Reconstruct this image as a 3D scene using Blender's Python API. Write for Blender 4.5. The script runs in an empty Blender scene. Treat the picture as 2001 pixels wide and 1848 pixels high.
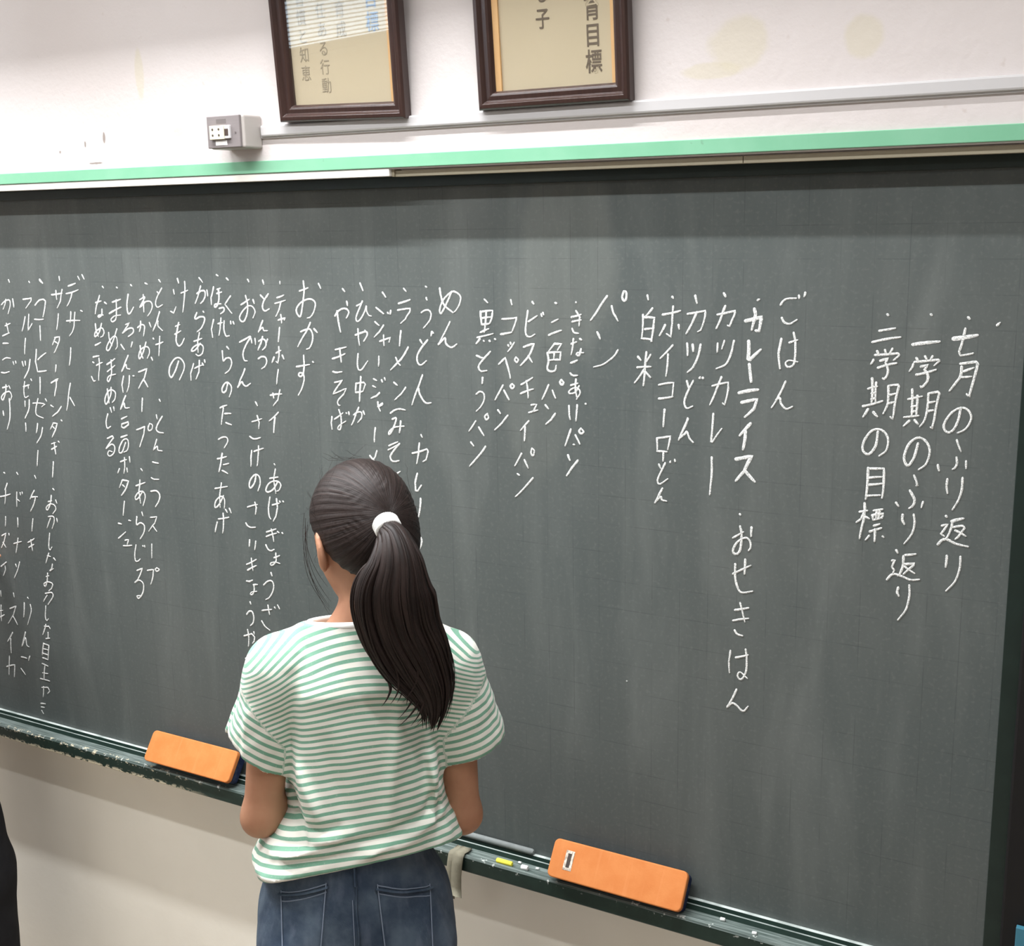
import bpy, math, random
import numpy as np
from mathutils import Matrix, Vector

# ------------------------------------------------------------------ camera
FPX, CX, CY, IW = 2363.627, 1000.5, 924.0, 2001.0
CAM_Y, CAM_Z = -1.83, 1.80
XR = np.array([0.87016251, 0.08700599, -0.48502284])     # world X, Y, Z seen in camera axes (right, down, forward)
YR = np.array([0.49239802, -0.19150006, 0.84904176])
ZR = np.array([-0.01901018, -0.9776286, -0.20947775])
SC = bpy.context.scene
cam_d = bpy.data.cameras.new('camera')
cam = bpy.data.objects.new('camera', cam_d)
SC.collection.objects.link(cam)
cam_d.sensor_fit = 'HORIZONTAL'; cam_d.sensor_width = 36.0
cam_d.lens = 36.0 * FPX / IW
cam_d.clip_start = 0.05
cam.matrix_world = Matrix(((XR[0], -XR[1], -XR[2], 0.0),
                           (YR[0], -YR[1], -YR[2], CAM_Y),
                           (ZR[0], -ZR[1], -ZR[2], CAM_Z),
                           (0, 0, 0, 1)))
SC.camera = cam

# ------------------------------------------------------------------ daylight, lamps, exposure
W = bpy.data.worlds.new('sky'); SC.world = W
W.use_nodes = True
W.node_tree.nodes['Background'].inputs['Color'].default_value = (0.74, 0.88, 1.0, 1)
W.node_tree.nodes['Background'].inputs['Strength'].default_value = 10.0
SC.view_settings.view_transform = 'Standard'
SC.view_settings.look = 'None'
SC.view_settings.gamma = 1.0
SC.view_settings.use_curve_mapping = False
SC.view_settings.exposure = -0.42
# (x centre, y, z, length, watts, housing): rows of fluorescent battens along the board wall
LAMPS = [(-2.9, -0.45, 2.66, 1.2, 66.0), (-1.3, -0.45, 2.66, 1.2, 66.0),
         (-3.0, -1.08, 2.70, 1.2, 25.0), (-1.5, -1.08, 2.70, 1.2, 21.0), (0.0, -1.08, 2.70, 1.2, 18.0),
         (-2.9, -3.4, 2.78, 1.2, 15.0), (-1.1, -3.4, 2.78, 1.2, 15.0), (0.7, -3.4, 2.78, 1.2, 15.0)]
LAMP_COL = (0.97, 0.98, 1.0)

COL = SC.collection
rnd = random.Random(7)

# ------------------------------------------------------------------ helpers
def ray(px, py):
    d = np.array([px - CX, py - CY, FPX])
    return np.array([d @ XR, d @ YR, d @ ZR])
def on_y(px, py, y):
    w = ray(px, py); t = (y - CAM_Y) / w[1]
    return np.array([0, CAM_Y, CAM_Z]) + w * t

def tag(o, label=None, cat=None, group=None, kind=None):
    if label: o['label'] = label
    if cat: o['category'] = cat
    if group: o['group'] = group
    if kind: o['kind'] = kind
    return o
def empty(name, loc=(0, 0, 0), rz=0.0):
    o = bpy.data.objects.new(name, None); COL.objects.link(o)
    o.location = loc; o.rotation_euler = (0, 0, rz); o.empty_display_size = 0.05
    return o

class MB:
    """collects pieces and links them as ONE mesh object"""
    def __init__(s): s.v = []; s.f = []; s.mi = []; s.sm = []
    def add(s, vs, fs, mi=0, smooth=False):
        b = len(s.v)
        s.v.extend([tuple(map(float, v)) for v in vs])
        for f in fs:
            s.f.append([b + int(i) for i in f]); s.mi.append(mi); s.sm.append(smooth)
        return s
    def box(s, x0, x1, y0, y1, z0, z1, mi=0):
        v = [(x, y, z) for x in (x0, x1) for y in (y0, y1) for z in (z0, z1)]
        f = [(0, 1, 3, 2), (4, 6, 7, 5), (0, 4, 5, 1), (2, 3, 7, 6), (0, 2, 6, 4), (1, 5, 7, 3)]
        return s.add(v, f, mi)
    def extrude_x(s, prof, x0, x1, mi=0, smooth=False):
        """closed profile of (y, z) swept along x"""
        n = len(prof)
        v = [(x0, y, z) for y, z in prof] + [(x1, y, z) for y, z in prof]
        f = [(i, (i + 1) % n, n + (i + 1) % n, n + i) for i in range(n)]
        s.add(v, f, mi, smooth)
        s.add(v, [list(range(n))[::-1], list(range(n, 2 * n))], mi)
        return s
    def tube(s, pts, rad, seg=8, mi=0, flat=1.0, up=None, caps=True):
        P = [Vector(p) for p in pts]; n = len(P)
        R = rad if hasattr(rad, '__len__') else [rad] * n
        v = []; f = []
        ref = Vector(up) if up else None
        for i in range(n):
            t = (P[min(i + 1, n - 1)] - P[max(i - 1, 0)]).normalized()
            a = ref if ref else (Vector((0, 0, 1)) if abs(t.z) < .9 else Vector((1, 0, 0)))
            u = t.cross(a).normalized(); w = u.cross(t).normalized()
            if not up: ref = w
            for k in range(seg):
                q = 2 * math.pi * k / seg
                v.append(P[i] + u * (math.cos(q) * R[i]) + w * (math.sin(q) * R[i] * flat))
        for i in range(n - 1):
            for k in range(seg):
                a = i * seg + k; b = i * seg + (k + 1) % seg
                f.append((a, b, b + seg, a + seg))
        s.add(v, f, mi, True)
        if caps: s.add(v, [list(range(seg))[::-1], list(range((n - 1) * seg, n * seg))], mi, True)
        return s
    def build(s, name, mats, parent=None, bevel=0.0, segs=2, smooth=None, auto=False):
        m = bpy.data.meshes.new(name)
        m.from_pydata(s.v, [], s.f)
        if not isinstance(mats, (list, tuple)): mats = [mats]
        for x in mats: m.materials.append(x)
        for p, i, q in zip(m.polygons, s.mi, s.sm):
            p.material_index = i; p.use_smooth = q if smooth is None else smooth
        m.update()
        o = bpy.data.objects.new(name, m); COL.objects.link(o)
        if parent: o.parent = parent
        if bevel > 0:
            b = o.modifiers.new('bevel', 'BEVEL'); b.width = bevel; b.segments = segs; b.limit_method = 'ANGLE'
        return o

def catmull(P, n=6):
    P = np.array(P, float)
    if len(P) < 3: return P
    Q = np.vstack([2 * P[0] - P[1], P, 2 * P[-1] - P[-2]])
    out = []
    for i in range(1, len(Q) - 2):
        a, b, c, d = Q[i - 1], Q[i], Q[i + 1], Q[i + 2]
        for t in np.linspace(0, 1, n, endpoint=False):
            out.append(.5 * (2 * b + (c - a) * t + (2 * a - 5 * b + 4 * c - d) * t * t + (3 * b - a - 3 * c + d) * t ** 3))
    out.append(P[-1])
    return np.array(out)

# ------------------------------------------------------------------ material helpers
def srgb(r, g, b):
    def c(u):
        u /= 255.0
        return u / 12.92 if u <= .04045 else ((u + .055) / 1.055) ** 2.4
    return (c(r), c(g), c(b), 1.0)
class Mat:
    def __init__(s, name, col=(.5, .5, .5, 1), rough=.6, spec=.5, metal=0.0):
        s.m = bpy.data.materials.new(name); s.m.use_nodes = True
        s.t = s.m.node_tree; s.b = s.t.nodes['Principled BSDF']
        s.b.inputs['Base Color'].default_value = col
        s.b.inputs['Roughness'].default_value = rough
        s.b.inputs['Specular IOR Level'].default_value = spec
        s.b.inputs['Metallic'].default_value = metal
        s._co = None
    def n(s, typ, **kw):
        x = s.t.nodes.new(typ)
        for k, v in kw.items(): setattr(x, k, v)
        return x
    def set(s, sock, v):
        if hasattr(v, 'is_linked') or isinstance(v, bpy.types.NodeSocket): s.t.links.new(v, sock)
        else: sock.default_value = v
    def obj(s):
        if not s._co: s._co = s.n('ShaderNodeTexCoord').outputs['Object']
        return s._co
    def attr(s, name, out='Fac'):
        return s.n('ShaderNodeAttribute', attribute_name=name).outputs[out]
    def math(s, op, a, b=None, c=None, clamp=False):
        x = s.n('ShaderNodeMath', operation=op); x.use_clamp = clamp
        s.set(x.inputs[0], a)
        if b is not None: s.set(x.inputs[1], b)
        if c is not None: s.set(x.inputs[2], c)
        return x.outputs[0]
    def sep(s, v):
        x = s.n('ShaderNodeSeparateXYZ'); s.set(x.inputs[0], v); return x.outputs
    def comb(s, a, b, c):
        x = s.n('ShaderNodeCombineXYZ')
        for i, v in enumerate((a, b, c)): s.set(x.inputs[i], v)
        return x.outputs[0]
    def scale(s, v, sc, off=(0, 0, 0)):
        x = s.n('ShaderNodeMapping'); s.set(x.inputs['Vector'], v)
        x.inputs['Scale'].default_value = sc; x.inputs['Location'].default_value = off
        return x.outputs[0]
    def noise(s, v, sc=5.0, det=3.0, rough=.55, dist=0.0):
        x = s.n('ShaderNodeTexNoise'); s.set(x.inputs['Vector'], v)
        x.inputs['Scale'].default_value = sc; x.inputs['Detail'].default_value = det
        x.inputs['Roughness'].default_value = rough; x.inputs['Distortion'].default_value = dist
        return x.outputs['Fac']
    def ramp(s, f, lo, hi, a=0.0, b=1.0):
        x = s.n('ShaderNodeMapRange'); s.set(x.inputs['Value'], f)
        x.inputs['From Min'].default_value = lo; x.inputs['From Max'].default_value = hi
        x.inputs['To Min'].default_value = a; x.inputs['To Max'].default_value = b
        x.interpolation_type = 'SMOOTHSTEP'
        return x.outputs[0]
    def mix(s, f, a, b, mode='MIX'):
        x = s.n('ShaderNodeMix', data_type='RGBA', blend_type=mode)
        s.set(x.inputs['Factor'], f)
        s.set(x.inputs[6], a); s.set(x.inputs[7], b)
        return x.outputs[2]
    def color(s, v): s.set(s.b.inputs['Base Color'], v); return s
    def bump(s, h, st=.3, dist=.002):
        x = s.n('ShaderNodeBump'); x.inputs['Strength'].default_value = st; x.inputs['Distance'].default_value = dist
        s.set(x.inputs['Height'], h); s.t.links.new(x.outputs[0], s.b.inputs['Normal']); return s
    def blob(s, cx, cz, rx, rz, wob=.35, sc=22.0):
        """0..1 mask of a wobbly ellipse in the object's x/z plane"""
        o = s.sep(s.obj())
        dx = s.math('DIVIDE', s.math('SUBTRACT', o[0], cx), rx)
        dz = s.math('DIVIDE', s.math('SUBTRACT', o[2], cz), rz)
        r = s.math('SQRT', s.math('ADD', s.math('MULTIPLY', dx, dx), s.math('MULTIPLY', dz, dz)))
        nz = s.math('MULTIPLY', s.math('SUBTRACT', s.noise(s.obj(), sc, 4), .5), wob * 2)
        return s.ramp(s.math('ADD', r, nz), .75, 1.1, 1.0, 0.0)

# ------------------------------------------------------------------ smooth solids from distance fields
def rcone(p, a, b, ra, rb):
    a = np.asarray(a, float); ba = np.asarray(b, float) - a
    q = p - a
    h = np.clip(q @ ba / max(ba @ ba, 1e-12), 0, 1)
    return np.sqrt(((q - h[:, None] * ba) ** 2).sum(1)) - (ra + (rb - ra) * h)
def ellipsoid(p, c, r, M=None):
    q = p - np.asarray(c, float)
    if M is not None: q = q @ M
    r = np.asarray(r, float)
    k0 = np.sqrt(((q / r) ** 2).sum(1)); k1 = np.sqrt(((q / r ** 2) ** 2).sum(1))
    return k0 * (k0 - 1) / np.maximum(k1, 1e-6)
def smin(a, b, k):
    h = np.clip(.5 + .5 * (b - a) / k, 0, 1)
    return b + (a - b) * h - k * h * (1 - h)
def smax(a, b, k): return -smin(-a, -b, k)

def solid(fn, lo, hi, h):
    """isosurface (surface nets) of fn(points) on a grid of step h, evaluated only near the surface"""
    lo = np.array(lo, float); hi = np.array(hi, float)
    K = 4
    n = (np.ceil((hi - lo) / (h * K)).astype(int)) * K
    cx = [lo[i] + (np.arange(n[i] // K) + .5) * h * K - h * .5 for i in range(3)]
    G = np.stack(np.meshgrid(*cx, indexing='ij'), -1).reshape(-1, 3)
    c = fn(G).reshape(n // K)
    c = c.repeat(K, 0).repeat(K, 1).repeat(K, 2)
    V = c.copy()
    near = np.abs(c) < h * K * 1.6
    idx = np.argwhere(near)
    pts = lo + idx * h
    out = np.empty(len(pts))
    for i in range(0, len(pts), 400000): out[i:i + 400000] = fn(pts[i:i + 400000])
    V[near] = out
    ins = V < 0
    A = np.zeros(np.array(V.shape) - 1, int)
    for i in (0, 1):
        for j in (0, 1):
            for k in (0, 1):
                A += ins[i:V.shape[0] - 1 + i, j:V.shape[1] - 1 + j, k:V.shape[2] - 1 + k]
    act = (A > 0) & (A < 8)
    cells = np.argwhere(act)
    ids = -np.ones(act.shape, int); ids[act] = np.arange(len(cells))
    acc = np.zeros((len(cells), 3)); cnt = np.zeros(len(cells))
    ci, cj, ck = cells.T
    for ax in range(3):
        o = [a for a in range(3) if a != ax]
        for p in (0, 1):
            for q in (0, 1):
                d0 = np.zeros(3, int); d0[o[0]] = p; d0[o[1]] = q
                d1 = d0.copy(); d1[ax] = 1
                a = V[ci + d0[0], cj + d0[1], ck + d0[2]]; b = V[ci + d1[0], cj + d1[1], ck + d1[2]]
                m = (a < 0) != (b < 0)
                t = np.where(m, a / np.where(m, a - b, 1), 0)
                pt = d0[None, :] + np.zeros((len(cells), 3)); pt[:, ax] += t
                acc[m] += pt[m]; cnt[m] += 1
    verts = lo + (cells + acc / np.maximum(cnt, 1)[:, None]) * h
    faces = []
    for ax in range(3):
        b, c2 = (ax + 1) % 3, (ax + 2) % 3
        s0 = [slice(None)] * 3; s1 = [slice(None)] * 3
        s0[ax] = slice(0, -1); s1[ax] = slice(1, None)
        d = ins[tuple(s0)].astype(int) - ins[tuple(s1)].astype(int)
        E = np.argwhere(d != 0); sg = d[d != 0]
        ok = (E[:, b] > 0) & (E[:, c2] > 0) & (E[:, b] < act.shape[b]) & (E[:, c2] < act.shape[c2])
        E = E[ok]; sg = sg[ok]
        q = []
        for db, dc in ((-1, -1), (0, -1), (0, 0), (-1, 0)):
            e = E.copy(); e[:, b] += db; e[:, c2] += dc
            q.append(ids[e[:, 0], e[:, 1], e[:, 2]])
        q = np.stack(q, 1)
        q[sg < 0] = q[sg < 0][:, ::-1]
        faces.append(q[(q >= 0).all(1)])
    return verts, np.vstack(faces)
def solid_obj(name, fn, lo, hi, h, mat, parent=None, attrs=None):
    v, f = solid(fn, lo, hi, h)
    m = bpy.data.meshes.new(name)
    m.vertices.add(len(v)); m.vertices.foreach_set('co', v.astype(np.float32).ravel())
    m.loops.add(f.size); m.loops.foreach_set('vertex_index', f.astype(np.int32).ravel())
    m.polygons.add(len(f)); m.polygons.foreach_set('loop_start', np.arange(0, f.size, 4, dtype=np.int32))
    m.polygons.foreach_set('use_smooth', np.ones(len(f), bool))
    m.update(calc_edges=True); m.validate()
    for k, fun in (attrs or {}).items():
        val = np.asarray(fun(v), np.float32)
        if val.ndim == 1:
            m.attributes.new(k, 'FLOAT', 'POINT').data.foreach_set('value', val)
        else:
            m.attributes.new(k, 'FLOAT_VECTOR', 'POINT').data.foreach_set('vector', val.ravel())
    m.materials.append(mat)
    o = bpy.data.objects.new(name, m); COL.objects.link(o)
    if parent: o.parent = parent
    return o

# ------------------------------------------------------------------ chalk writing: strokes measured on the board
# blocks: (origin x, origin y, scale) of the close-up each stroke was measured in; ~ = rounded stroke, w= weight
BLK = {'1': (0, 520, 6.159), '2': (0, 800, 6.159), '3': (0, 1080, 5.775), '4': (300, 520, 6.159), '5': (300, 800, 6.159),
       '6': (300, 1050, 6.159), '7': (600, 520, 6.159), '8': (600, 780, 6.159), '9': (900, 540, 4.018),
       'a': (1240, 540, 4.018), 'b': (1240, 960, 4.018), 'c': (1620, 580, 4.399), 'd': (1620, 900, 4.399)}
TEXT = [
("七月のふり返り", """@c 1195,175 1210,192;!1070,360 1275,330;1172,272 1155,350 1118,470 1128,505 1240,485;~1140,600 1130,680 1085,745 1035,808;
1130,575 1265,558 1278,580 1230,760 1205,860 1182,835;1160,640 1245,610;1125,690 1225,685;
~1130,965 1110,1060 1070,1140 1025,1165 992,1140 990,1090 1040,1010 1100,965 1160,955 1205,985 1222,1040 1200,1100 1160,1145 1105,1170;
1098,1230 1135,1330;~1095,1380 1100,1430 1085,1465 1062,1482;935,1445 945,1495;1178,1412 1178,1475;~1018,1565 1010,1630 1018,1690;~1148,1555 1140,1660 1110,1750 1060,1830;
@d 1005,475 1013,487;!1055,522 1155,498;~1060,525 1050,580 1020,650 990,685;1070,572 1150,560 1165,580 1110,655 1085,675;1085,600 1175,650;970,560 1020,545 960,630 990,650;
~935,720 975,680 1020,680 1090,715 1195,740;~1012,818 1008,870 1002,915;~1130,825 1122,930 1080,1040 1005,1120"""),
("一学期のふり返り", """@c 875,150 885,160;!720,410 950,385;750,525 765,550;825,510 840,540;890,510 870,545;~725,575 715,605 690,640;735,560 940,540 950,550 905,590;
790,600 850,585 820,625;~820,625 850,680 840,730 800,775 785,768;750,670 920,625;715,795 710,1025;760,850 750,1020;680,880 800,855;710,945 760,935;710,990 755,980;645,1035 770,1022;
690,1065 640,1110;735,1060 765,1095;~855,830 845,960 820,1060 780,1115;860,830 935,815 948,830 905,1050 885,1135 872,1120;855,910 910,900;842,985 895,975;
~765,1260 730,1380 680,1450 648,1410 650,1350 690,1260 760,1212 820,1230 860,1290 862,1360 830,1440 770,1485;730,1535 750,1580 760,1625 750,1622;~695,1665 730,1730 732,1770 715,1800 688,1818;
575,1768 598,1800;808,1762 793,1812;@d ~633,465 630,510 648,548;~728,462 735,540 710,630 645,715;578,770 590,795;655,812 745,803;~640,820 635,900 610,970 590,990;
640,890 735,885 720,905 640,975;650,910 735,970;540,860 565,852 540,915 560,940 550,965;~498,1022 530,985 570,975 640,1000 700,1025 775,1022;~595,1090 585,1130 600,1165;~690,1070 690,1160 660,1280 590,1370"""),
("二学期の目標", """@c 500,150 512,160;432,292 570,270;372,390 615,347;412,465 425,492;480,455 490,490;545,445 520,490;~382,540 372,560 360,578;395,500 590,485 605,500 555,545;440,550 510,530 485,565;
~485,565 505,620 500,670 475,705 460,700;420,610 580,570;370,700 365,910;405,735 400,905;335,790 415,770;365,830 400,825;365,880 400,872;290,940 460,895;335,965 292,1032;380,990 415,1030;
~510,765 510,850 500,930 465,1005;510,765 595,755 600,770 560,960 545,1055 525,1030;512,845 570,832;508,915 560,905;
~420,1160 400,1280 345,1350 300,1335 288,1290 310,1220 370,1150 440,1140 490,1180 508,1240 490,1320 430,1368;335,1470 315,1740;335,1475 470,1475 470,1560 455,1730;345,1555 455,1548;345,1615 455,1605;318,1710 440,1705;
@d 305,365 300,500 262,670;262,440 330,430;300,450 275,500 235,530;310,480 345,500;385,430 460,418;375,480 380,510;370,470 465,455 455,490 380,510;408,430 405,500;435,430 425,500;385,560 435,545;350,610 450,580;395,590 390,695;345,645 312,682;460,650 470,660"""),
("a single tick beside the right-hand edge", """@c 1445,245 1470,222"""),
("ごはん", """@a ~1145,225 1165,195 1200,175 1270,172;1290,150 1292,172;1340,128 1332,158;~1155,325 1175,360 1220,372 1275,340;1152,490 1130,600 1142,725;1215,520 1280,500;
~1248,440 1262,520 1258,650 1240,700 1200,710 1185,680 1215,660 1280,672;1185,825 1130,940 1075,1030;~1110,970 1140,955 1150,1000 1190,1040 1240,1022"""),
("カレーライス おせきはん", """@a 965,187 980,180;!870,350 1000,318 990,345 975,430 950,425;!940,255 950,300 920,420;!895,508 890,650 905,655 990,575;!900,690 915,830;!820,915 970,890;!840,990 960,965 935,1040 865,1105;
!910,1155 825,1250;!870,1215 850,1360;!795,1435 920,1412 860,1530 795,1605;!870,1530 945,1615;@b 825,178 832,188;772,365 855,318;~828,275 840,340 830,450 805,490 778,485 775,450 810,395 870,365 905,390 910,440 895,465;
918,282 915,355;772,648 912,582;~790,570 790,680 815,770 850,795 925,785;868,535 862,650;788,932 895,915;772,1015 895,998;828,875 865,1025;~785,1090 805,1120 848,1135;752,1250 740,1330 745,1425;795,1305 890,1285;
~872,1240 880,1320 875,1410 850,1465 825,1475 808,1445 830,1420 885,1470;800,1555 765,1630 725,1695;~728,1690 765,1662 800,1680 850,1725 890,1690"""),
("カツカレー", """@a 700,132 715,160;650,300 790,270 785,300 745,395 730,385;712,232 680,320 640,410;652,525 648,595;705,505 685,570;~780,505 755,610 715,690 640,725;610,860 735,832 735,880 705,1012 690,995;
682,790 645,880 590,1010;618,1078 600,1300 612,1300 685,1195;605,1420 605,1560 590,1715"""),
("カツどん", """@a 475,150 490,212;415,295 555,270 555,300 520,420 495,435;490,280 450,370 405,450;412,525 415,622;455,535 460,590;~518,535 500,620 460,710 415,752;410,820 425,880;~460,820 410,920 390,990 410,1035 455,1020;
510,800 515,790;535,795 538,805;418,1115 380,1205 345,1285;~350,1270 390,1240 410,1220 430,1270 460,1305"""),
("ホイコーローどん", """@a 295,160 303,172;220,300 360,270;303,235 295,370 285,478 250,450;240,380 195,465;345,380 350,415;300,540 200,645;262,610 245,785;190,852 305,835 295,945;190,960 300,945;235,1045 225,1180;
175,1270 178,1370;175,1270 280,1255 260,1360;178,1372 255,1378;225,1385 222,1450;190,1475 205,1510;~240,1465 190,1570 180,1610 200,1630 260,1590;278,1460 283,1450;315,1440 318,1455;218,1665 185,1730 158,1778;~165,1765 205,1730 215,1755 250,1765"""),
("白米", """@a 100,148 107,185;140,250 80,320;65,300 55,490;78,320 155,325 150,370 130,510;80,415 140,410;55,488 130,495 135,510;25,630 50,660;125,615 85,680;20,715 128,710;92,595 80,720 68,858;75,730 0,835;85,750 125,795"""),
("パン", """@9 1150,155 1085,250 1020,345;1185,232 1200,290 1235,352;~1280,120 1268,160 1280,190 1298,180 1300,125 1280,115;1072,438 1095,492;~1235,578 1200,630 1120,690 1045,712"""),
("きなこあげパン", """@9 905,203 908,207;870,320 945,300;875,357 945,343;905,270 935,320 930,390;~875,410 890,440 925,448;870,530 910,515;885,490 868,615;935,490 950,500;~945,570 930,620 910,615 920,600 965,600;865,680 915,660;~860,760 880,778 918,778;
865,855 920,840;905,808 900,890 912,950;~930,860 900,910 860,920 850,905 880,880 920,880 938,915 910,965;850,1015 852,1080 860,1125;915,1010 905,1135;980,1000 985,1005;865,1200 820,1330;900,1245 935,1318;
~945,1195 930,1215 945,1235 965,1220 945,1195;885,1320 895,1322;842,1402 858,1445;920,1445 875,1500 832,1565"""),
("二色パン", """@9 742,208 755,214;715,362 765,337;692,462 790,425;740,525 690,590;735,530 790,530 760,580;~680,600 690,660 680,720 700,745 740,740 750,700;685,600 785,595 780,655 690,660;735,600 730,655;690,852 640,965;720,895 745,958;
~792,812 780,832 795,852 808,835 792,812;665,1010 688,1040;742,1078 710,1125 670,1160"""),
("ビスキュイパン", """@9 562,200 575,218;~527,270 510,400 515,460 545,475 582,455;532,355 600,310;632,295 638,318;645,285 652,305;495,555 575,530 540,620 470,700;530,625 562,675;475,850 565,795;472,920 570,885;515,820 530,955;555,1010 595,1005 570,1060;
535,1070 605,1050;535,1135 470,1210;505,1180 500,1292;478,1390 425,1488;500,1440 530,1505;~560,1350 552,1385 568,1410 578,1370 560,1350;445,1550 462,1562;568,1582 500,1660 430,1730"""),
("コッペパン", """@9 393,185 403,225;325,335 440,325 435,345 405,430;315,455 400,440;372,540 378,550;390,520 395,535;420,520 370,592;300,690 350,640 360,680 390,800;~435,635 425,655 440,675 452,655 435,635;332,855 270,970;340,895 380,970;
~405,845 390,862 405,882 420,862 405,845;292,1050 312,1078;370,1092 325,1150 268,1205"""),
("黒とうパン", """@9 185,180 212,208;155,275 165,380;155,280 250,268 240,340 225,372;160,330 235,320;165,378 225,372;200,275 185,440;155,440 220,412;130,480 255,450;150,490 122,528;180,505 185,512;225,505 232,512;268,492 275,498;
125,622 160,640 175,640;~232,592 170,660 140,710 160,745 205,740;172,795 168,842;~122,925 150,905 180,920 185,965 160,1020 122,1060;118,1135 65,1215;142,1185 182,1250;~210,1078 190,1100 200,1125 218,1110 210,1078;80,1302 102,1332;195,1335 140,1410 70,1490"""),
("めん", """@7 ~1595,265 1610,360 1650,470 1755,560;~1740,305 1700,400 1620,560 1595,545 1605,480 1650,390 1740,310 1800,320 1845,370 1835,450 1800,520 1770,552;1718,670 1650,810 1580,950;~1580,940 1640,880 1662,870 1670,930 1720,975 1760,970 1800,938"""),
("うどん カレーうどん", """@7 1425,245 1440,255;1432,380 1442,410;~1375,560 1410,535 1460,530 1490,570 1480,640 1440,700 1400,745;1358,888 1385,930;~1448,890 1370,990 1325,1080 1330,1160 1370,1190 1435,1140;1500,790 1490,840;1505,790 1520,810;
1388,1310 1340,1450 1262,1670;~1340,1470 1355,1540 1400,1620 1440,1650 1490,1645;@8 1370,428 1385,460;1268,650 1440,600 1455,630 1430,730 1395,750;1350,530 1340,650 1318,775;1325,895 1300,1000 1305,1100 1330,1105 1375,1035;
1365,1195 1360,1300 1342,1415;1292,1610 1310,1645;~1320,1670 1360,1660 1380,1700 1370,1760 1345,1815"""),
("ラーメン（みそ）", """@7 1162,270 1190,305;1100,450 1238,405;1090,530 1240,510 1235,550 1180,640 1125,690;1128,780 1112,960;1215,975 1130,1120 1005,1250;1065,1100 1090,1160 1120,1195;1045,1400 1085,1435;1185,1460 1130,1540 1055,1610;
~1003,1770 1050,1735 1110,1720 1180,1732;@8 ~1025,240 1070,228 1055,300 1010,400 985,425 988,390 1050,340 1165,325;1125,265 1110,405;985,560 1090,515;975,610 1110,535;~1110,535 1040,620 1000,690 1020,740 1060,750 1105,740;~935,855 970,900 1020,918 1070,900 1118,870"""),
("ジャージャーメン", """@7 905,315 945,375;830,500 920,575;968,560 980,575;1005,535 1000,580;815,670 865,715;920,712 870,790 808,855;875,905 1000,860 985,915;920,830 925,960;862,1085 858,1205;800,1358 835,1378;790,1442 825,1460;895,1370 905,1395;930,1345 940,1375;
870,1525 830,1565 770,1590;850,1690 910,1645 905,1670 870,1690;850,1635 855,1690 880,1745;@8 820,345 808,515;840,620 820,690 775,770;755,680 830,770"""),
("ひやし中か", """@7 635,205 672,298;~595,478 650,450 665,415 640,480 590,610 600,665 640,640 690,550 712,480 715,540 740,590 772,602;~580,830 660,800 710,790 722,830 680,905;610,755 615,850 630,955;695,775 705,790;~612,1055 605,1180 620,1245 660,1240 728,1142;
590,1410 582,1510;585,1415 680,1400 700,1420 675,1500;585,1520 670,1508;645,1330 635,1480 630,1630;@8 ~560,190 600,160 650,160 655,220 610,280;620,100 580,200 535,310;675,145 690,185"""),
("やきそば", """@7 425,272 452,308;~335,600 365,550 420,515 470,515 500,550 490,590 470,625;475,425 485,475;360,540 375,660 402,795;340,1005 468,975;305,1115 455,1055;390,990 410,1155;~310,1270 350,1280 418,1272;330,1400 425,1375 310,1540 470,1470 440,1540;
~440,1540 370,1620 375,1670 395,1675;@8 298,210 290,280 300,365;330,240 430,165;~380,125 405,200 410,300 395,365 370,355 385,320 465,265;470,165 475,175;500,155 505,190"""),
("おかず", """@7 135,210 162,270;@4 1755,300 1858,262;~1800,180 1810,300 1790,480 1765,605 1725,570 1720,510 1770,440 1850,400 1910,405 1945,450 1930,540 1890,610 1850,625;~1770,790 1830,765 1880,760 1912,820 1910,900 1880,980 1840,1000;1885,680 1830,800 1735,970;
1930,755 1968,800;1720,1210 1875,1185;~1805,1075 1810,1200 1800,1290 1770,1330 1745,1310 1760,1285 1800,1300 1810,1370 1780,1480 1740,1555;1915,1152 1925,1160"""),
("チャーホーサイ あげぎょうざ", """@4 1518,185 1520,215;1485,380 1565,350;1460,450 1585,412;1530,430 1510,520 1470,605;1500,650 1585,625 1570,650;1530,585 1540,685;1515,740 1500,910;1475,1045 1530,1015;1505,970 1510,1080 1495,1170 1475,1150;1450,1095 1425,1160;1548,1075 1568,1120;
1500,1245 1480,1420;1405,1555 1540,1540;1435,1530 1445,1590;1520,1490 1495,1610 1440,1680;@5 1500,35 1390,140;1460,95 1445,280;1450,655 1460,668;1400,830 1495,815;1465,720 1445,860 1470,1010;~1490,880 1440,960 1380,995 1350,970 1380,900 1440,865 1500,870 1530,910 1510,970 1480,985;
~1400,1055 1382,1180 1390,1280 1410,1320;1430,1150 1510,1130;1478,1075 1490,1180 1470,1290 1440,1345;1515,1105 1525,1118;1555,1105 1565,1115;1360,1475 1470,1440;1355,1530 1480,1490;1415,1440 1445,1590;1490,1470 1510,1485;1545,1485 1555,1495;~1350,1630 1375,1680 1410,1702 1450,1685;
@6 1470,190 1470,230;1450,245 1515,220;~1475,240 1470,290 1430,335 1405,325 1420,305 1470,300 1520,315;1412,425 1425,465;~1325,572 1370,530 1420,525 1445,580 1430,660 1390,725 1350,748;1305,880 1420,868;1375,815 1395,930;1455,840 1462,855;1492,815 1515,860;~1300,1005 1340,1070 1400,1118"""),
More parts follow.
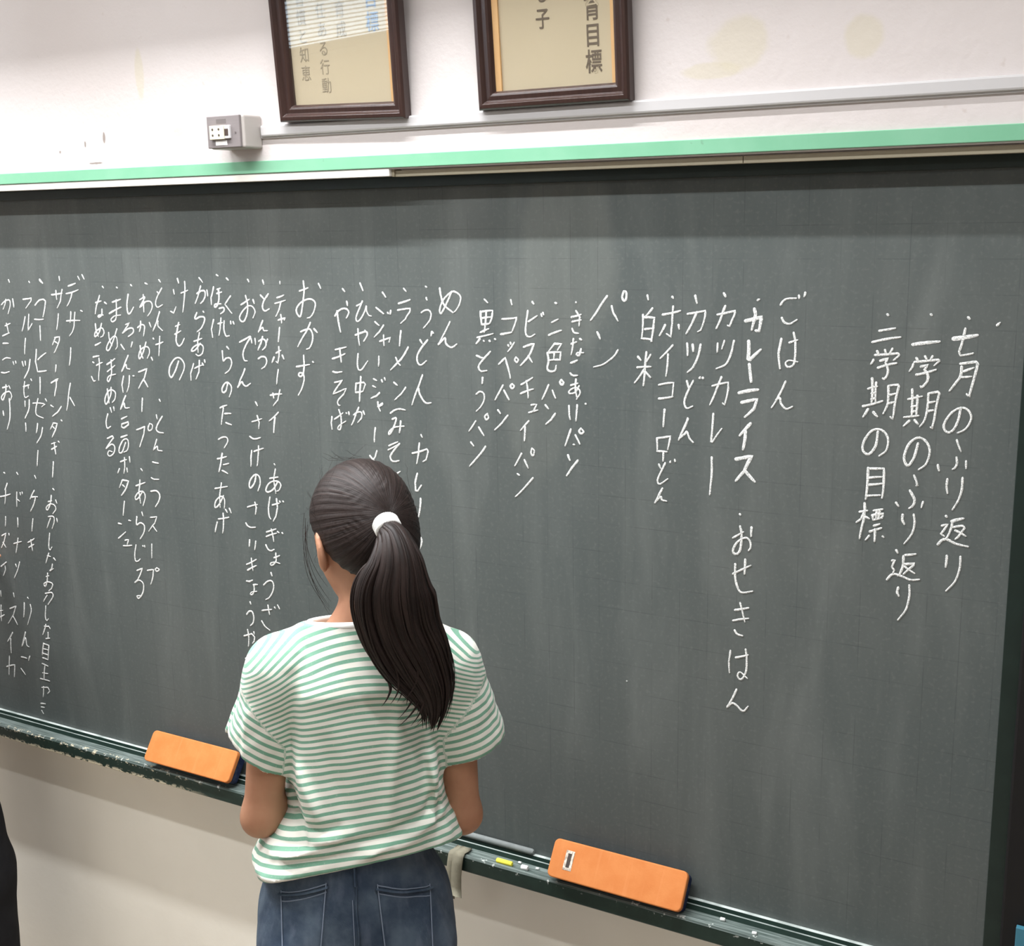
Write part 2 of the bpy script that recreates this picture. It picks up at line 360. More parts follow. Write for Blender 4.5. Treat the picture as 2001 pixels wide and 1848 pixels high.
("とんかつ さけのさこりきょうがも", """@4 1310,170 1325,220;1285,350 1330,400;~1378,335 1325,420 1310,500 1340,540 1392,515;1312,655 1260,795;~1262,785 1310,740 1325,775 1370,778;~1265,905 1310,880 1345,900 1350,960 1310,1010;1310,850 1290,930 1255,1010;1218,870 1225,945;1370,880 1360,920;
~1260,1115 1300,1090 1345,1100 1360,1150 1340,1205 1300,1235;1225,1635 1248,1680;@5 1185,148 1300,112;1245,75 1270,160 1265,230;~1158,325 1190,350 1230,355 1285,340;1180,495 1170,590 1170,685;1210,505 1320,468;1262,440 1255,580 1245,680;
~1230,800 1215,880 1170,945 1150,920 1160,860 1200,800 1240,785 1275,820 1280,900 1255,980;1130,1175 1248,1145;1218,1118 1235,1180 1225,1260;~1110,1368 1130,1400 1170,1420 1225,1418;1155,1570 1150,1650;1228,1585 1215,1690;
@6 1120,325 1235,265;1130,395 1235,340;1175,250 1195,400;~1120,525 1150,530 1190,515;1200,570 1250,568;~1205,570 1210,630 1190,685 1165,685 1180,660 1240,650;1160,775 1170,805;~1120,925 1150,890 1185,895 1205,960 1195,1030 1165,1062;
1090,1185 1180,1160 1215,1200 1210,1250 1190,1275;1130,1110 1145,1200 1140,1310;1205,1135 1212,1165;1105,1455 1160,1440;1140,1400 1145,1480;1105,1520 1150,1518"""),
("おでん", """@4 1130,160 1145,190;1052,465 1150,400;~1105,355 1130,460 1125,570 1090,660 1050,660 1035,610 1080,530 1140,480 1190,490 1220,550 1195,625;1195,405 1210,450;~1035,915 1100,880 1165,850 1110,950 1075,1050 1090,1130 1125,1142;1172,870 1182,930;
1098,1235 1050,1350 1010,1465;~1012,1455 1060,1395 1080,1425 1115,1445 1165,1412"""),
("くじらのたったあげ", """@4 875,145 900,170;925,358 858,458 940,568;~848,660 845,760 870,840 910,838;925,665 930,700;955,670 968,700;880,970 905,1000;~825,1020 838,1140 870,1110 920,1110 938,1170 910,1250 860,1292;~890,1415 870,1500 835,1520 822,1480 850,1420 890,1400 930,1440 935,1500 910,1575;
800,1705 880,1675;@5 840,-35 825,80 815,180;855,52 930,50;870,160 935,185;~780,360 830,335 880,340 890,390 850,462;768,595 875,568;825,530 810,640 785,750;840,665 905,650;825,735 890,772;740,952 885,928;815,885 795,1030 800,1180;
~840,1040 790,1140 750,1180 735,1160 750,1100 800,1050 840,1060 855,1110 850,1190;765,1355 740,1475;780,1318 905,1298;835,1250 840,1370 830,1488;865,1205 885,1240;910,1190 932,1245"""),
("ほっけ", """@4 755,105 775,118;720,250 690,380 695,465;765,280 800,268;760,330 818,312;~780,280 785,400 760,480 735,490 740,460 810,455;~790,510 840,500 845,540 805,575;720,645 695,760 710,860;775,695 825,680;810,625 800,750 785,835"""),
("からあげ", """@4 545,140 588,195;~520,330 570,300 610,300 620,350 600,410 565,450;565,240 540,340 500,450;640,290 650,360;595,545 605,560;~520,560 495,620 510,635 560,610 610,620 605,680 570,750 525,790;485,905 580,870;550,800 530,900 535,1040;
~560,930 500,1010 455,1022 480,975 550,940 595,970 585,1050 540,1080 510,1060;480,1175 445,1290 450,1375;495,1230 590,1190;550,1135 545,1270 510,1360;585,1170 600,1195;612,1130 618,1160"""),
("汁もの", """@4 285,150 300,205;238,285 248,340;205,545 240,565 268,490;330,325 410,292;372,185 375,300 350,555;255,820 325,780;262,725 315,705;~300,680 280,790 270,900 300,960 335,940 368,870;~300,1145 260,1260 215,1338 188,1300 195,1210 250,1120 310,1105 360,1160 365,1240 310,1370"""),
("とん汁 とんこつスープ", """@1 1910,165 1930,195;~1945,265 1890,370 1870,450 1895,495 1955,465;1890,310 1905,330;1918,550 1880,680 1840,780;~1845,765 1895,660 1900,720 1955,778;1795,680 1815,735;1842,870 1850,880;1875,945 1960,915;1920,845 1910,1080;1915,1605 1928,1630;
@2 1880,65 1890,115;~1950,85 1895,180 1880,240 1910,275 1965,283;1885,360 1845,490;~1850,480 1890,445 1900,490 1950,500;1835,632 1905,648;~1820,822 1850,840 1910,842;~1815,985 1880,980 1920,1030 1910,1100 1870,1170;1810,1300 1885,1290 1860,1370 1790,1465;1840,1405 1885,1468;1825,1620 1825,1790;
@3 1662,200 1730,190 1725,260 1700,355;~1770,170 1750,190 1770,210 1795,190 1770,170"""),
("わかめスープ あらじる", """@1 1745,205 1770,218;1722,345 1725,450 1730,555;~1680,405 1740,375 1680,500 1750,430 1810,430 1830,480 1810,550 1775,600;~1655,740 1700,705 1735,720 1735,770 1725,840;1690,665 1690,730 1675,790;~1685,960 1695,1050 1720,1110;
~1755,915 1720,1040 1680,1115 1668,1080 1690,1010 1750,970 1790,990 1795,1050 1770,1110;1820,1100 1835,1135;1668,1275 1765,1235 1735,1350 1668,1470;1725,1365 1778,1455;1712,1590 1705,1750;@2 1645,245 1740,205 1730,290 1680,450;~1800,170 1780,220 1790,255 1825,240 1832,190 1800,170;
1695,715 1712,740;1635,920 1745,880;1682,850 1670,980 1690,1130;~1715,985 1670,1060 1635,1085 1630,1045 1680,990 1730,1000 1745,1060 1720,1160;1705,1235 1718,1280;~1645,1290 1642,1385 1690,1365 1735,1400 1730,1480 1685,1560;~1635,1630 1620,1740 1630,1820 1660,1825 1685,1800;1715,1640 1722,1650;1738,1640 1742,1660;
@3 1545,200 1605,175 1555,300 1520,335;~1520,335 1570,310 1615,350 1615,430 1590,490 1560,515 1545,490 1580,485 1590,490"""),
("しろいんげん豆のポタージュ", """@1 1570,225 1585,240;~1540,340 1525,470 1540,570 1570,560 1605,495;1510,705 1560,685 1475,805;~1475,805 1540,755 1595,750 1600,800 1540,850;1455,945 1495,1005;1590,915 1575,975;1540,1075 1500,1170 1462,1270;~1465,1260 1510,1185 1525,1230 1560,1240;1485,1325 1465,1430 1480,1520;
1555,1320 1550,1430 1525,1515;1600,1320 1612,1322;1510,1560 1450,1725;~1455,1710 1490,1650 1505,1705 1555,1705;@2 1460,115 1525,85;1465,175 1540,150 1545,180 1490,225 1460,210 1465,175;1455,335 1530,310;~1510,400 1470,510 1435,520 1435,460 1480,370 1530,360 1545,420 1530,490 1490,515;
1450,630 1520,605;1495,580 1500,690 1490,770;1435,715 1415,765;1525,705 1532,755;1555,570 1562,635;1470,850 1435,940;1475,850 1545,860 1520,940 1460,1035;1475,910 1500,935;1495,1105 1480,1275;1425,1370 1460,1380;1425,1550 1510,1475;1550,1335 1570,1340;1505,1575 1545,1565 1530,1625;1485,1640 1585,1635"""),
("まめまめじる", """@1 1400,255 1412,265;1350,435 1450,400;1315,570 1455,495;~1395,405 1400,540 1390,640 1350,670 1335,640 1380,600 1450,590;~1305,800 1315,880 1345,960;~1405,755 1360,900 1310,1010 1280,1000 1300,930 1360,850 1400,860 1410,960 1390,1000;1285,1185 1380,1115;1290,1270 1380,1195;
~1335,1130 1340,1290 1310,1385 1290,1370 1310,1325 1390,1300;~1335,1460 1330,1550 1280,1660 1260,1620 1280,1540 1330,1490 1385,1520 1380,1600 1350,1640;1290,1480 1310,1650;1325,1705 1340,1760;1365,1695 1372,1740;@2 ~1295,55 1275,150 1290,225 1330,205;
1290,350 1350,320 1365,340 1275,470;~1275,470 1340,420 1378,450 1370,520 1325,562 1295,540 1310,500 1350,510"""),
("なめこ汁", """@1 1230,245 1245,262;1150,440 1215,420;1195,355 1160,470 1145,575;1255,435 1280,455;~1225,520 1220,590 1180,615 1190,590 1240,590;1145,695 1155,780 1180,845;~1220,690 1190,800 1140,850 1150,790 1220,745 1250,790 1235,840 1210,855;1145,952 1208,920;1120,1095 1190,1080;1115,1155 1130,1165;
1160,1195 1230,1160;1190,1110 1195,1230 1185,1375;1100,1330 1125,1385 1145,1380"""),
("デザート", """@1 935,125 955,165;985,105 1010,155;820,240 905,208;795,332 940,285;865,320 845,400 805,480;800,660 960,655;850,550 840,680;900,555 890,720 870,790 835,840;970,535 990,545;850,985 832,1195;845,1410 820,1580 800,1735;840,1580 895,1680"""),
("サーターアンダギー おかしなおかしな目玉やき", """@1 708,125 715,175;620,345 745,325;670,295 680,400;745,280 725,420 685,505;700,575 680,765;655,860 715,850 710,900 650,1045;665,860 630,950;660,910 690,930;672,1190 665,1275;615,1405 700,1355 680,1390;675,1370 675,1450 655,1565;610,1675 640,1695;735,1690 690,1760 630,1808;
@2 640,165 605,240;640,165 685,170 665,250 625,335;635,210 655,230;735,130 745,140;620,415 665,400;620,480 680,445;650,400 670,540;700,385 710,395;640,630 630,815;635,955 650,970;580,1110 620,1100;~615,1035 605,1130 570,1210 555,1180 600,1140 650,1150 670,1200 635,1255;668,1090 682,1130;
~580,1290 640,1290 650,1350 625,1435;605,1310 565,1425;680,1310 688,1355;~595,1490 585,1640 600,1690 625,1655;570,1760 605,1770;585,1730 550,1848;645,1790 665,1815;@3 ~590,130 580,180 560,205 600,180;520,270 550,260;~535,230 530,320 510,380 495,350 540,330 590,350 580,400 550,430;
~510,460 580,450 595,495 540,585;530,480 490,550;~515,600 510,720 525,765 545,745;500,830 550,830;515,810 480,925;555,840 565,858;~540,900 540,960 515,970 560,965;490,1020 475,1150;490,1025 550,1045 540,1200;490,1085 545,1100;485,1135 545,1155;480,1185 540,1208;475,1250 540,1280;505,1275 495,1430;
480,1355 540,1365;455,1420 560,1448;470,1520 540,1520 560,1560 535,1590;490,1510 485,1625;460,1700 510,1705;465,1740 500,1745;~470,1780 480,1800 490,1815"""),
("コーヒーゼリー ケーキ りんご", """@1 !475,165 510,205;420,470 470,410 520,400 545,420 515,610;415,640 520,640;478,720 485,895;435,1005 425,1150 450,1270 555,1260;455,1125 550,1045;480,1340 480,1535;395,1650 540,1660 500,1695;~455,1595 430,1720 440,1790 520,1830;545,1600 560,1625;@2 450,170 435,280;~510,220 490,320 440,405;455,495 445,680;
415,795 430,830;410,975 360,1080;370,1058 450,1052;425,1050 405,1140 365,1225;395,1315 382,1465;335,1600 410,1555;345,1660 405,1625;370,1570 390,1700;@3 310,505 320,518;272,565 265,725;~340,585 350,660 310,810;285,895 245,1055;~250,1045 285,960 300,1040 325,1062;240,1175 300,1190;335,1165 320,1215;235,1305 285,1375"""),
("フルーツゼリー ドーナツ スイカ", """@1 345,185 355,200;275,400 375,385 370,420 310,505;300,610 265,780;345,580 335,775 385,690;305,870 295,1060;265,1150 280,1205;300,1145 305,1195;~360,1125 340,1250 290,1350;280,1450 350,1430;~295,1390 285,1500 300,1580 340,1565;335,1430 340,1475;370,1360 380,1380;298,1625 300,1690;~350,1610 345,1720 300,1830;
@2 305,165 310,265;200,760 215,785;200,995 200,1170;205,1080 235,1105;240,1000 245,1030;265,995 268,1020;210,1305 213,1415;165,1615 255,1590;215,1550 190,1725;@3 175,130 185,160;~220,105 195,200 160,285;150,455 158,500;110,630 180,600 150,700 90,800;145,715 195,810;140,900 85,1000;120,970 125,1130;75,1285 165,1265 160,1400;105,1165 100,1380"""),
("かきごおり チーズケーキ", """@1 100,165 112,195;~15,465 60,420 110,410 120,470 95,575;150,395 165,495;68,400 60,450 35,520;60,720 120,690;75,690 100,800;30,840 110,805;35,930 100,930;~30,1130 70,1105 125,1110;155,1150 165,1185;185,1145 190,1170;~15,1280 60,1285 110,1270;30,1465 90,1450;~70,1430 65,1520 35,1610 15,1580 50,1530 110,1510 138,1560 125,1610;
105,1440 120,1475;35,1745 45,1800;@2 ~110,-128 118,0 115,120 85,240;35,25 40,70;45,760 58,768;85,890 55,970;5,1050 120,1020;65,960 55,1140;65,1290 62,1405;20,1520 70,1490 50,1580 15,1665;35,1600 70,1660;105,1495 108,1515;@3 10,155 70,105;55,150 60,190 35,260;5,430 10,490;0,655 30,650;10,590 15,770;0,725 48,700"""),
]
def parse_strokes(txt):
    out = []; blk = None
    for st in txt.replace('\n', '').split(';'):
        st = st.strip()
        if not st: continue
        if st[0] == '@': blk = BLK[st[1]]; st = st[2:].strip()
        heavy = smooth = False
        while st[0] in '!~':
            heavy |= st[0] == '!'; smooth |= st[0] == '~'; st = st[1:]
        pts = [tuple(map(float, q.split(','))) for q in st.split()]
        pts = [(blk[0] + x / blk[2], blk[1] + y / blk[2]) for x, y in pts]
        out.append((pts, heavy, smooth))
    return out
def chalk_mesh(strokes, r):
    mb = MB()
    for pts, heavy, smooth in strokes:
        P = np.array([on_y(x, y, -0.0008)[[0, 2]] for x, y in pts])
        if len(P) == 2 or not smooth:      # hand-drawn: a slight bow in straight strokes
            Q = []
            for a, b in zip(P[:-1], P[1:]):
                L = np.linalg.norm(b - a); nrm = np.array([-(b - a)[1], (b - a)[0]]) / max(L, 1e-6)
                bow = r.uniform(-.025, .03) * L
                k = max(2, int(L / .005))
                for t in np.linspace(0, 1, k, endpoint=False): Q.append(a + (b - a) * t + nrm * bow * 4 * t * (1 - t))
            Q.append(P[-1]); P = np.array(Q)
        else:
            P = catmull(P, 7)
        hw = (.0029 if heavy else .00185) * r.uniform(.88, 1.12)
        n = len(P); T = np.gradient(P, axis=0); T /= np.maximum(np.linalg.norm(T, axis=1), 1e-9)[:, None]
        N = np.stack([-T[:, 1], T[:, 0]], 1)
        wd = hw * (1 - .3 * np.linspace(0, 1, n) ** 3) * np.array([r.uniform(.88, 1.1) for _ in range(n)])
        # rounded ends
        P = np.vstack([P[0] - T[0] * hw * .8, P, P[-1] + T[-1] * hw * .6]); N = np.vstack([N[0], N, N[-1]])
        wd = np.concatenate([[wd[0] * .5], wd, [wd[-1] * .45]])
        v = []; n = len(P)
        for i in range(n):
            a = P[i] + N[i] * wd[i]; b = P[i] - N[i] * wd[i]
            v += [(a[0], -.0003, a[1]), (P[i][0], -.0011, P[i][1]), (b[0], -.0003, b[1])]
        f = []
        for i in range(n - 1):
            for k in (0, 1): f.append((3 * i + k, 3 * i + k + 1, 3 * i + k + 4, 3 * i + k + 3))
        f += [(0, 2, 1), (3 * n - 3, 3 * n - 2, 3 * n - 1)]
        mb.add(v, f, 0, True)
    return mb

# ------------------------------------------------------------------ materials of the room
def speck(m, base, var, sc=60, amt=.5):
    return m.mix(m.math('MULTIPLY', m.ramp(m.noise(m.obj(), sc, 4), .4, .75), amt), base, var)

M = {}
m = Mat('white_wall_paint', rough=.85, spec=.2)
c = m.mix(m.ramp(m.noise(m.obj(), 2.2, 4), .35, .7), srgb(213, 206, 204), srgb(208, 200, 197))
for (cx_, cz_, rx, rz) in ((-.62, 2.035, .045, .04), (-.44, 2.03, .028, .03), (-.66, 2.0, .05, .012), (-1.82, 2.075, .012, .05), (-1.73, 1.965, .014, .009)):
    c = m.mix(m.math('MULTIPLY', m.blob(cx_, cz_, rx, rz), .55), c, srgb(204, 196, 174))
for (cx_, cz_, rx, rz) in ((-1.93, 1.962, .004, .012), (-1.985, 1.953, .003, .006), (-2.06, 1.94, .003, .003), (-1.96, 1.915, .02, .002)):
    c = m.mix(m.math('MULTIPLY', m.blob(cx_, cz_, rx, rz, .6, 90), .75), c, srgb(120, 108, 100))
c = m.mix(m.math('MULTIPLY', m.ramp(m.noise(m.obj(), 34, 3), .67, .74), .35), c, srgb(190, 176, 168))
m.color(c); m.bump(m.math('ADD', m.noise(m.obj(), 90, 4), m.math('MULTIPLY', m.noise(m.obj(), 16, 3), 1.5)), .35, .002)
M['wall'] = m.m
m = Mat('beige_wall_paint', rough=.8, spec=.2)
c = m.mix(m.ramp(m.noise(m.obj(), 3.0, 4), .3, .7), srgb(250, 246, 234), srgb(244, 240, 228))
m.color(c); m.bump(m.noise(m.obj(), 60, 4), .2, .002)
M['beige'] = m.m
m = Mat('ceiling_board', srgb(236, 236, 230), .9, .1); m.bump(m.noise(m.obj(), 40, 2), .3, .003); M['ceil'] = m.m
m = Mat('wood_floor', rough=.45)
o = m.sep(m.obj())
c = m.mix(m.noise(m.scale(m.obj(), (2, 40, 1)), 3, 5), srgb(150, 138, 124), srgb(168, 154, 138))
m.color(m.mix(m.math('LESS_THAN', m.math('FRACT', m.math('MULTIPLY', o[1], 11)), .03), c, srgb(70, 46, 28)))
M['floor'] = m.m
m = Mat('pale_green_paint', rough=.55, spec=.3)
c = m.mix(m.ramp(m.noise(m.obj(), 9, 4), .35, .7), srgb(120, 180, 146), srgb(130, 186, 154))
c = m.mix(m.math('MULTIPLY', m.ramp(m.noise(m.obj(), 45, 3), .68, .74), .6), c, srgb(110, 150, 124))
m.color(c); m.bump(m.noise(m.obj(), 70, 3), .15, .001); M['mint'] = m.m
M['white_rail'] = Mat('white_rail', srgb(232, 230, 222), .35).m
m = Mat('beige_rail', rough=.5); m.color(m.mix(m.noise(m.scale(m.obj(), (3, 30, 60)), 4, 3), srgb(178, 170, 148), srgb(150, 143, 122))); M['beige_rail'] = m.m
m = Mat('dark_green_paint', rough=.42, spec=.4); m.color(speck(m, srgb(24, 38, 34), srgb(32, 47, 42), 25)); M['dgreen'] = m.m
M['black'] = Mat('black_paint', srgb(20, 20, 21), .55, .3).m

# blackboard surface: worn matt green-grey with a faint 5 cm grid and wiped chalk
m = Mat('blackboard_surface', rough=.62, spec=.35)
o = m.sep(m.obj())
base = m.mix(m.ramp(m.noise(m.obj(), 1.4, 3), .3, .7), srgb(80, 87, 86), srgb(88, 93, 91))
wipe = m.noise(m.scale(m.obj(), (5, 1, .9)), 2.2, 5, .6, .6)
base = m.mix(m.math('MULTIPLY', m.ramp(wipe, .4, .8), .17), base, srgb(150, 154, 150))
smear = m.math('MAXIMUM', m.blob(-.93, 1.72, .10, .16, .5, 7), m.math('MULTIPLY', m.blob(-1.0, 1.55, .07, .22, .5, 6), .7))
base = m.mix(m.math('MULTIPLY', smear, .06), base, srgb(190, 190, 176))
base = m.mix(m.math('MULTIPLY', m.ramp(m.noise(m.obj(), 150, 2), .5, .8), .12), base, srgb(150, 150, 148))
for ax in (0, 2):
    g = m.math('LESS_THAN', m.math('ABSOLUTE', m.math('SUBTRACT', m.math('FRACT', m.math('MULTIPLY', o[ax], 20)), .5)), .012)
    g = m.math('MULTIPLY', g, m.ramp(m.noise(m.obj(), 9 + ax, 3), .42, .62))
    base = m.mix(m.math('MULTIPLY', g, .32), base, srgb(48, 52, 52))
m.color(base); m.bump(m.noise(m.obj(), 260, 2), .12, .0006)
M['board'] = m.m
m = Mat('white_chalk', rough=.95, spec=.1)
m.color(m.mix(m.ramp(m.noise(m.obj(), 700, 2), .36, .58), srgb(176, 180, 178), srgb(248, 249, 246))); M['chalk'] = m.m
m = Mat('yellow_chalk', srgb(236, 226, 84), .9, .1); M['ychalk'] = m.m
M['wchalk'] = Mat('chalk_stick', srgb(236, 238, 236), .9, .1).m

# chalk tray: dark green, dusty on top, cream undercoat showing where the paint has chipped
m = Mat('chalk_tray_paint', rough=.5, spec=.4)
o = m.sep(m.obj())
nrm = m.sep(m.n('ShaderNodeNewGeometry').outputs['Normal'])
c = speck(m, srgb(26, 46, 40), srgb(38, 60, 52), 30)
up = m.ramp(nrm[2], .35, .8)
streak = m.noise(m.scale(m.obj(), (4, 160, 60)), 2.4, 5, .65)
c = m.mix(m.math('MULTIPLY', up, m.ramp(streak, .36, .66, .12, .75)), c, srgb(150, 162, 158))
ridge = m.ramp(o[2], .6115, .6135)
c = m.mix(m.math('MULTIPLY', m.math('MULTIPLY', up, ridge), m.ramp(m.noise(m.scale(m.obj(), (10, 3, 3)), 2, 4), .3, .6, .35, .95)), c, srgb(205, 214, 210))
left = m.ramp(o[0], -1.75, -1.95)
rightw = m.ramp(o[0], -1.1, -.85)
nz1 = m.noise(m.scale(m.obj(), (70, 50, 130)), 1.0, 6, .7)
edge_lo = m.ramp(o[2], .5875, .5755)
edge_hi = m.math('MULTIPLY', m.ramp(o[2], .596, .604), m.ramp(o[1], -.047, -.055))
chip = m.math('MULTIPLY', left, m.math('MAXIMUM', m.math('MULTIPLY', edge_lo, m.ramp(m.math('ADD', nz1, m.math('MULTIPLY', edge_lo, .12)), .56, .58)), m.math('MULTIPLY', edge_hi, m.ramp(nz1, .56, .58))))
c = m.mix(chip, c, srgb(214, 204, 178))
few = m.math('MULTIPLY', edge_hi, m.ramp(m.noise(m.scale(m.obj(), (60, 40, 60)), 1.6, 3), .62, .66))
c = m.mix(m.math('MULTIPLY', few, .8), c, srgb(200, 205, 200))
m.color(c); m.bump(m.noise(m.obj(), 120, 3), .15, .001)
M['tray'] = m.m

m = Mat('dark_stained_wood', rough=.28, spec=.55)
g = m.noise(m.scale(m.obj(), (40, 40, 9)), 2.0, 5, .6, .8)
wv = m.n('ShaderNodeTexWave'); m.set(wv.inputs['Vector'], m.scale(m.obj(), (1, 1, .3))); wv.inputs['Scale'].default_value = 36; wv.inputs['Distortion'].default_value = 6
c = m.mix(g, srgb(38, 24, 21), srgb(66, 45, 39))
m.color(m.mix(m.math('MULTIPLY', wv.outputs['Fac'], .35), c, srgb(40, 20, 16))); M['frame'] = m.m
m = Mat('cream_paper', rough=.8, spec=.2); m.color(m.mix(m.noise(m.obj(), 7, 3), srgb(196, 184, 158), srgb(190, 177, 149))); M['paper'] = m.m
m = Mat('pale_wood_slip', rough=.5); m.color(m.mix(m.noise(m.scale(m.obj(), (60, 1, 6)), 3, 4), srgb(226, 186, 132), srgb(208, 164, 110))); M['slip'] = m.m
M['ink'] = Mat('brown_ink', srgb(108, 97, 84), .8, .2).m
M['blue_ink'] = Mat('blue_ink', srgb(120, 142, 168), .8, .2).m
M['grey_ink'] = Mat('grey_ink', srgb(158, 148, 128), .8, .2).m
g = bpy.data.materials.new('picture_glass'); g.use_nodes = True
t = g.node_tree; t.nodes.clear()
out = t.nodes.new('ShaderNodeOutputMaterial'); mx = t.nodes.new('ShaderNodeMixShader'); fr = t.nodes.new('ShaderNodeFresnel')
tr = t.nodes.new('ShaderNodeBsdfTransparent'); gl = t.nodes.new('ShaderNodeBsdfGlossy'); gl.inputs['Roughness'].default_value = .012
fr.inputs['IOR'].default_value = 1.5
ge = t.nodes.new('ShaderNodeNewGeometry'); mr = t.nodes.new('ShaderNodeMapRange')      # same reflectance on both faces of a thin sheet
mr.inputs['To Min'].default_value = 1.5; mr.inputs['To Max'].default_value = 1 / 1.5
t.links.new(ge.outputs['Backfacing'], mr.inputs['Value']); t.links.new(mr.outputs[0], fr.inputs['IOR'])
t.links.new(fr.outputs[0], mx.inputs[0]); t.links.new(tr.outputs[0], mx.inputs[1]); t.links.new(gl.outputs[0], mx.inputs[2]); t.links.new(mx.outputs[0], out.inputs[0])
M['glass'] = g
M['duct'] = Mat('white_plastic_duct', srgb(196, 194, 194), .45, .4).m
M['box'] = Mat('cream_plastic', srgb(168, 162, 157), .45, .4).m
m = Mat('brushed_grey_plate', rough=.4, spec=.5); m.color(m.mix(m.noise(m.scale(m.obj(), (4, 1, 90)), 5, 3), srgb(114, 107, 107), srgb(126, 119, 118))); M['plate'] = m.m
M['dplate'] = Mat('grey_plate_recess', srgb(98, 91, 90), .5).m
M['ivory'] = Mat('ivory_plastic', srgb(205, 200, 178), .4).m
M['hole'] = Mat('dark_hole', srgb(60, 50, 44), .6).m
M['brownjack'] = Mat('dark_brown_plastic', srgb(58, 42, 34), .5).m
M['sticker'] = Mat('white_sticker', srgb(252, 252, 252), .6).m
m = Mat('orange_foam', rough=.7, spec=.3)
o = m.sep(m.obj())
c = m.mix(m.ramp(m.noise(m.obj(), 25, 4), .3, .7), srgb(204, 128, 70), srgb(197, 118, 60))
fold = m.noise(m.scale(m.obj(), (55, 4, 4)), 1.2, 2)
m.color(m.mix(m.math('MULTIPLY', m.ramp(fold, .55, .7), .25), c, srgb(214, 142, 88))); m.bump(m.math('ADD', m.noise(m.obj(), 300, 2), m.math('MULTIPLY', fold, 3)), .12, .001); M['orange'] = m.m
m = Mat('navy_felt', rough=.95, spec=.1); m.color(m.mix(m.ramp(m.noise(m.obj(), 40, 4), .4, .8), srgb(34, 42, 70), srgb(74, 82, 104))); m.bump(m.noise(m.obj(), 400, 2), .5, .001); M['felt'] = m.m
m = Mat('silver_label', rough=.5); m.color(m.mix(m.ramp(m.noise(m.scale(m.obj(), (120, 50, 1)), 3, 3), .4, .6), srgb(222, 214, 200), srgb(160, 146, 130))); M['silver'] = m.m
m = Mat('grey_cloth', rough=.95, spec=.1); m.color(m.mix(m.noise(m.obj(), 60, 4), srgb(150, 146, 128), srgb(120, 116, 100))); m.bump(m.noise(m.obj(), 500, 2), .4, .001); M['cloth'] = m.m
m = Mat('dusty_grey_rod', rough=.8); m.color(m.mix(m.noise(m.obj(), 60, 4), srgb(140, 146, 144), srgb(104, 110, 110))); M['rod'] = m.m
M['teal'] = Mat('teal_blue_paint', srgb(60, 120, 140), .5).m
M['lampwhite'] = Mat('lamp_white', srgb(245, 245, 242), .4).m
M['blind'] = Mat('white_blind', srgb(240, 242, 244), .6).m
M['alu'] = Mat('window_aluminium', srgb(200, 202, 204), .35, .5, .6).m
M['outwall'] = Mat('beige_render', srgb(196, 184, 156), .9, .1).m

# ------------------------------------------------------------------ room shell
FLOOR_Z = -.12
X0, X1, YB, ZC = -4.7, 2.3, -7.2, 2.86
WY = -.06                                    # face of the upper wall
def struct(name, mb, mats, **k): return tag(mb.build(name, mats, **k), kind='structure')
struct('floor', MB().box(X0, X1, YB, .25, FLOOR_Z - .1, FLOOR_Z), M['floor'])
struct('ceiling', MB().box(X0, X1, YB, .25, ZC, ZC + .1), M['ceil'])
struct('wall_front', MB().box(X0, X1, WY, .25, 1.879, ZC), M['wall'])
struct('wall_front.001', MB().box(X0, X1, .004, .25, FLOOR_Z, .573).box(X0, X1, .03, .25, .573, 1.879), M['beige'])
struct('wall_right', MB().box(X1, X1 + .15, YB, .25, FLOOR_Z, ZC), M['wall'])
struct('wall_back', MB().box(X0, X1, YB - .15, YB, FLOOR_Z, ZC), M['beige'])
wl = MB()
WIN = [(-5.72, -3.9)]
WZ0, WZ1 = 1.86, 2.72
wl.box(X0 - .15, X0, YB, .25, FLOOR_Z, WZ0).box(X0 - .15, X0, YB, .25, WZ1, ZC)
ys = [YB] + [v for w in sorted(WIN) for v in w] + [.25]
for a, b in zip(ys[0::2], ys[1::2]): wl.box(X0 - .15, X0, a, b, WZ0, WZ1)
struct('wall_left', wl, M['wall'])
for i, (a, b) in enumerate(WIN):
    w = MB()
    for y in (a, b - .04): w.box(X0 - .10, X0 - .04, y, y + .04, WZ0, WZ1)
    for z in (WZ0, WZ1 - .05): w.box(X0 - .10, X0 - .04, a, b, z, z + .05)
    w.box(X0 - .02, X0 + .03, a - .05, b + .05, WZ0 - .03, WZ0)
    w = struct('window_%d' % (i + 1), w, M['alu'])
    p = MB().box(X0 - .074, X0 - .068, a + .04, b - .04, WZ0 + .05, WZ1 - .05).build('pane', M['glass'], w)
    bl = MB()
    z = WZ0 + .06
    while z < WZ1:
        v = [(X0 - .035, a, z), (X0 - .012, a, z + .008), (X0 - .012, b, z + .008), (X0 - .035, b, z)]
        bl.add(v + [(q[0], q[1], q[2] + .001) for q in v], [(0, 1, 2, 3), (7, 6, 5, 4)])
        z += .024
    bl.box(X0 - .04, X0 - .008, a, b, WZ1 - .03, WZ1)
    bl = bl.build('window_blind', M['blind'])
    tag(bl, 'white horizontal slat blind over the classroom window', 'blind')
ob = MB().box(-13, -12.5, -22, 12, -4, 1.2).build('outside_building', M['outwall'])
tag(ob, 'beige rendered building beyond the classroom windows', 'building')

# trims above the board
struct('trim_1', MB().box(X0, X1, WY - .004, .0, 1.8815, 1.9035), M['mint'], bevel=.001)
struct('trim_2', MB().box(X0, -1.243, WY - .002, WY + .02, 1.8675, 1.8800), M['white_rail'], bevel=.0008)
struct('trim_3', MB().box(-1.238, -.6125, WY + .010, WY + .03, 1.8665, 1.8770).box(-.6115, X1, WY + .010, WY + .03, 1.8665, 1.8770)
       .box(-1.243, -1.238, WY + .006, WY + .03, 1.8665, 1.8800), M['beige_rail'], bevel=.0006)

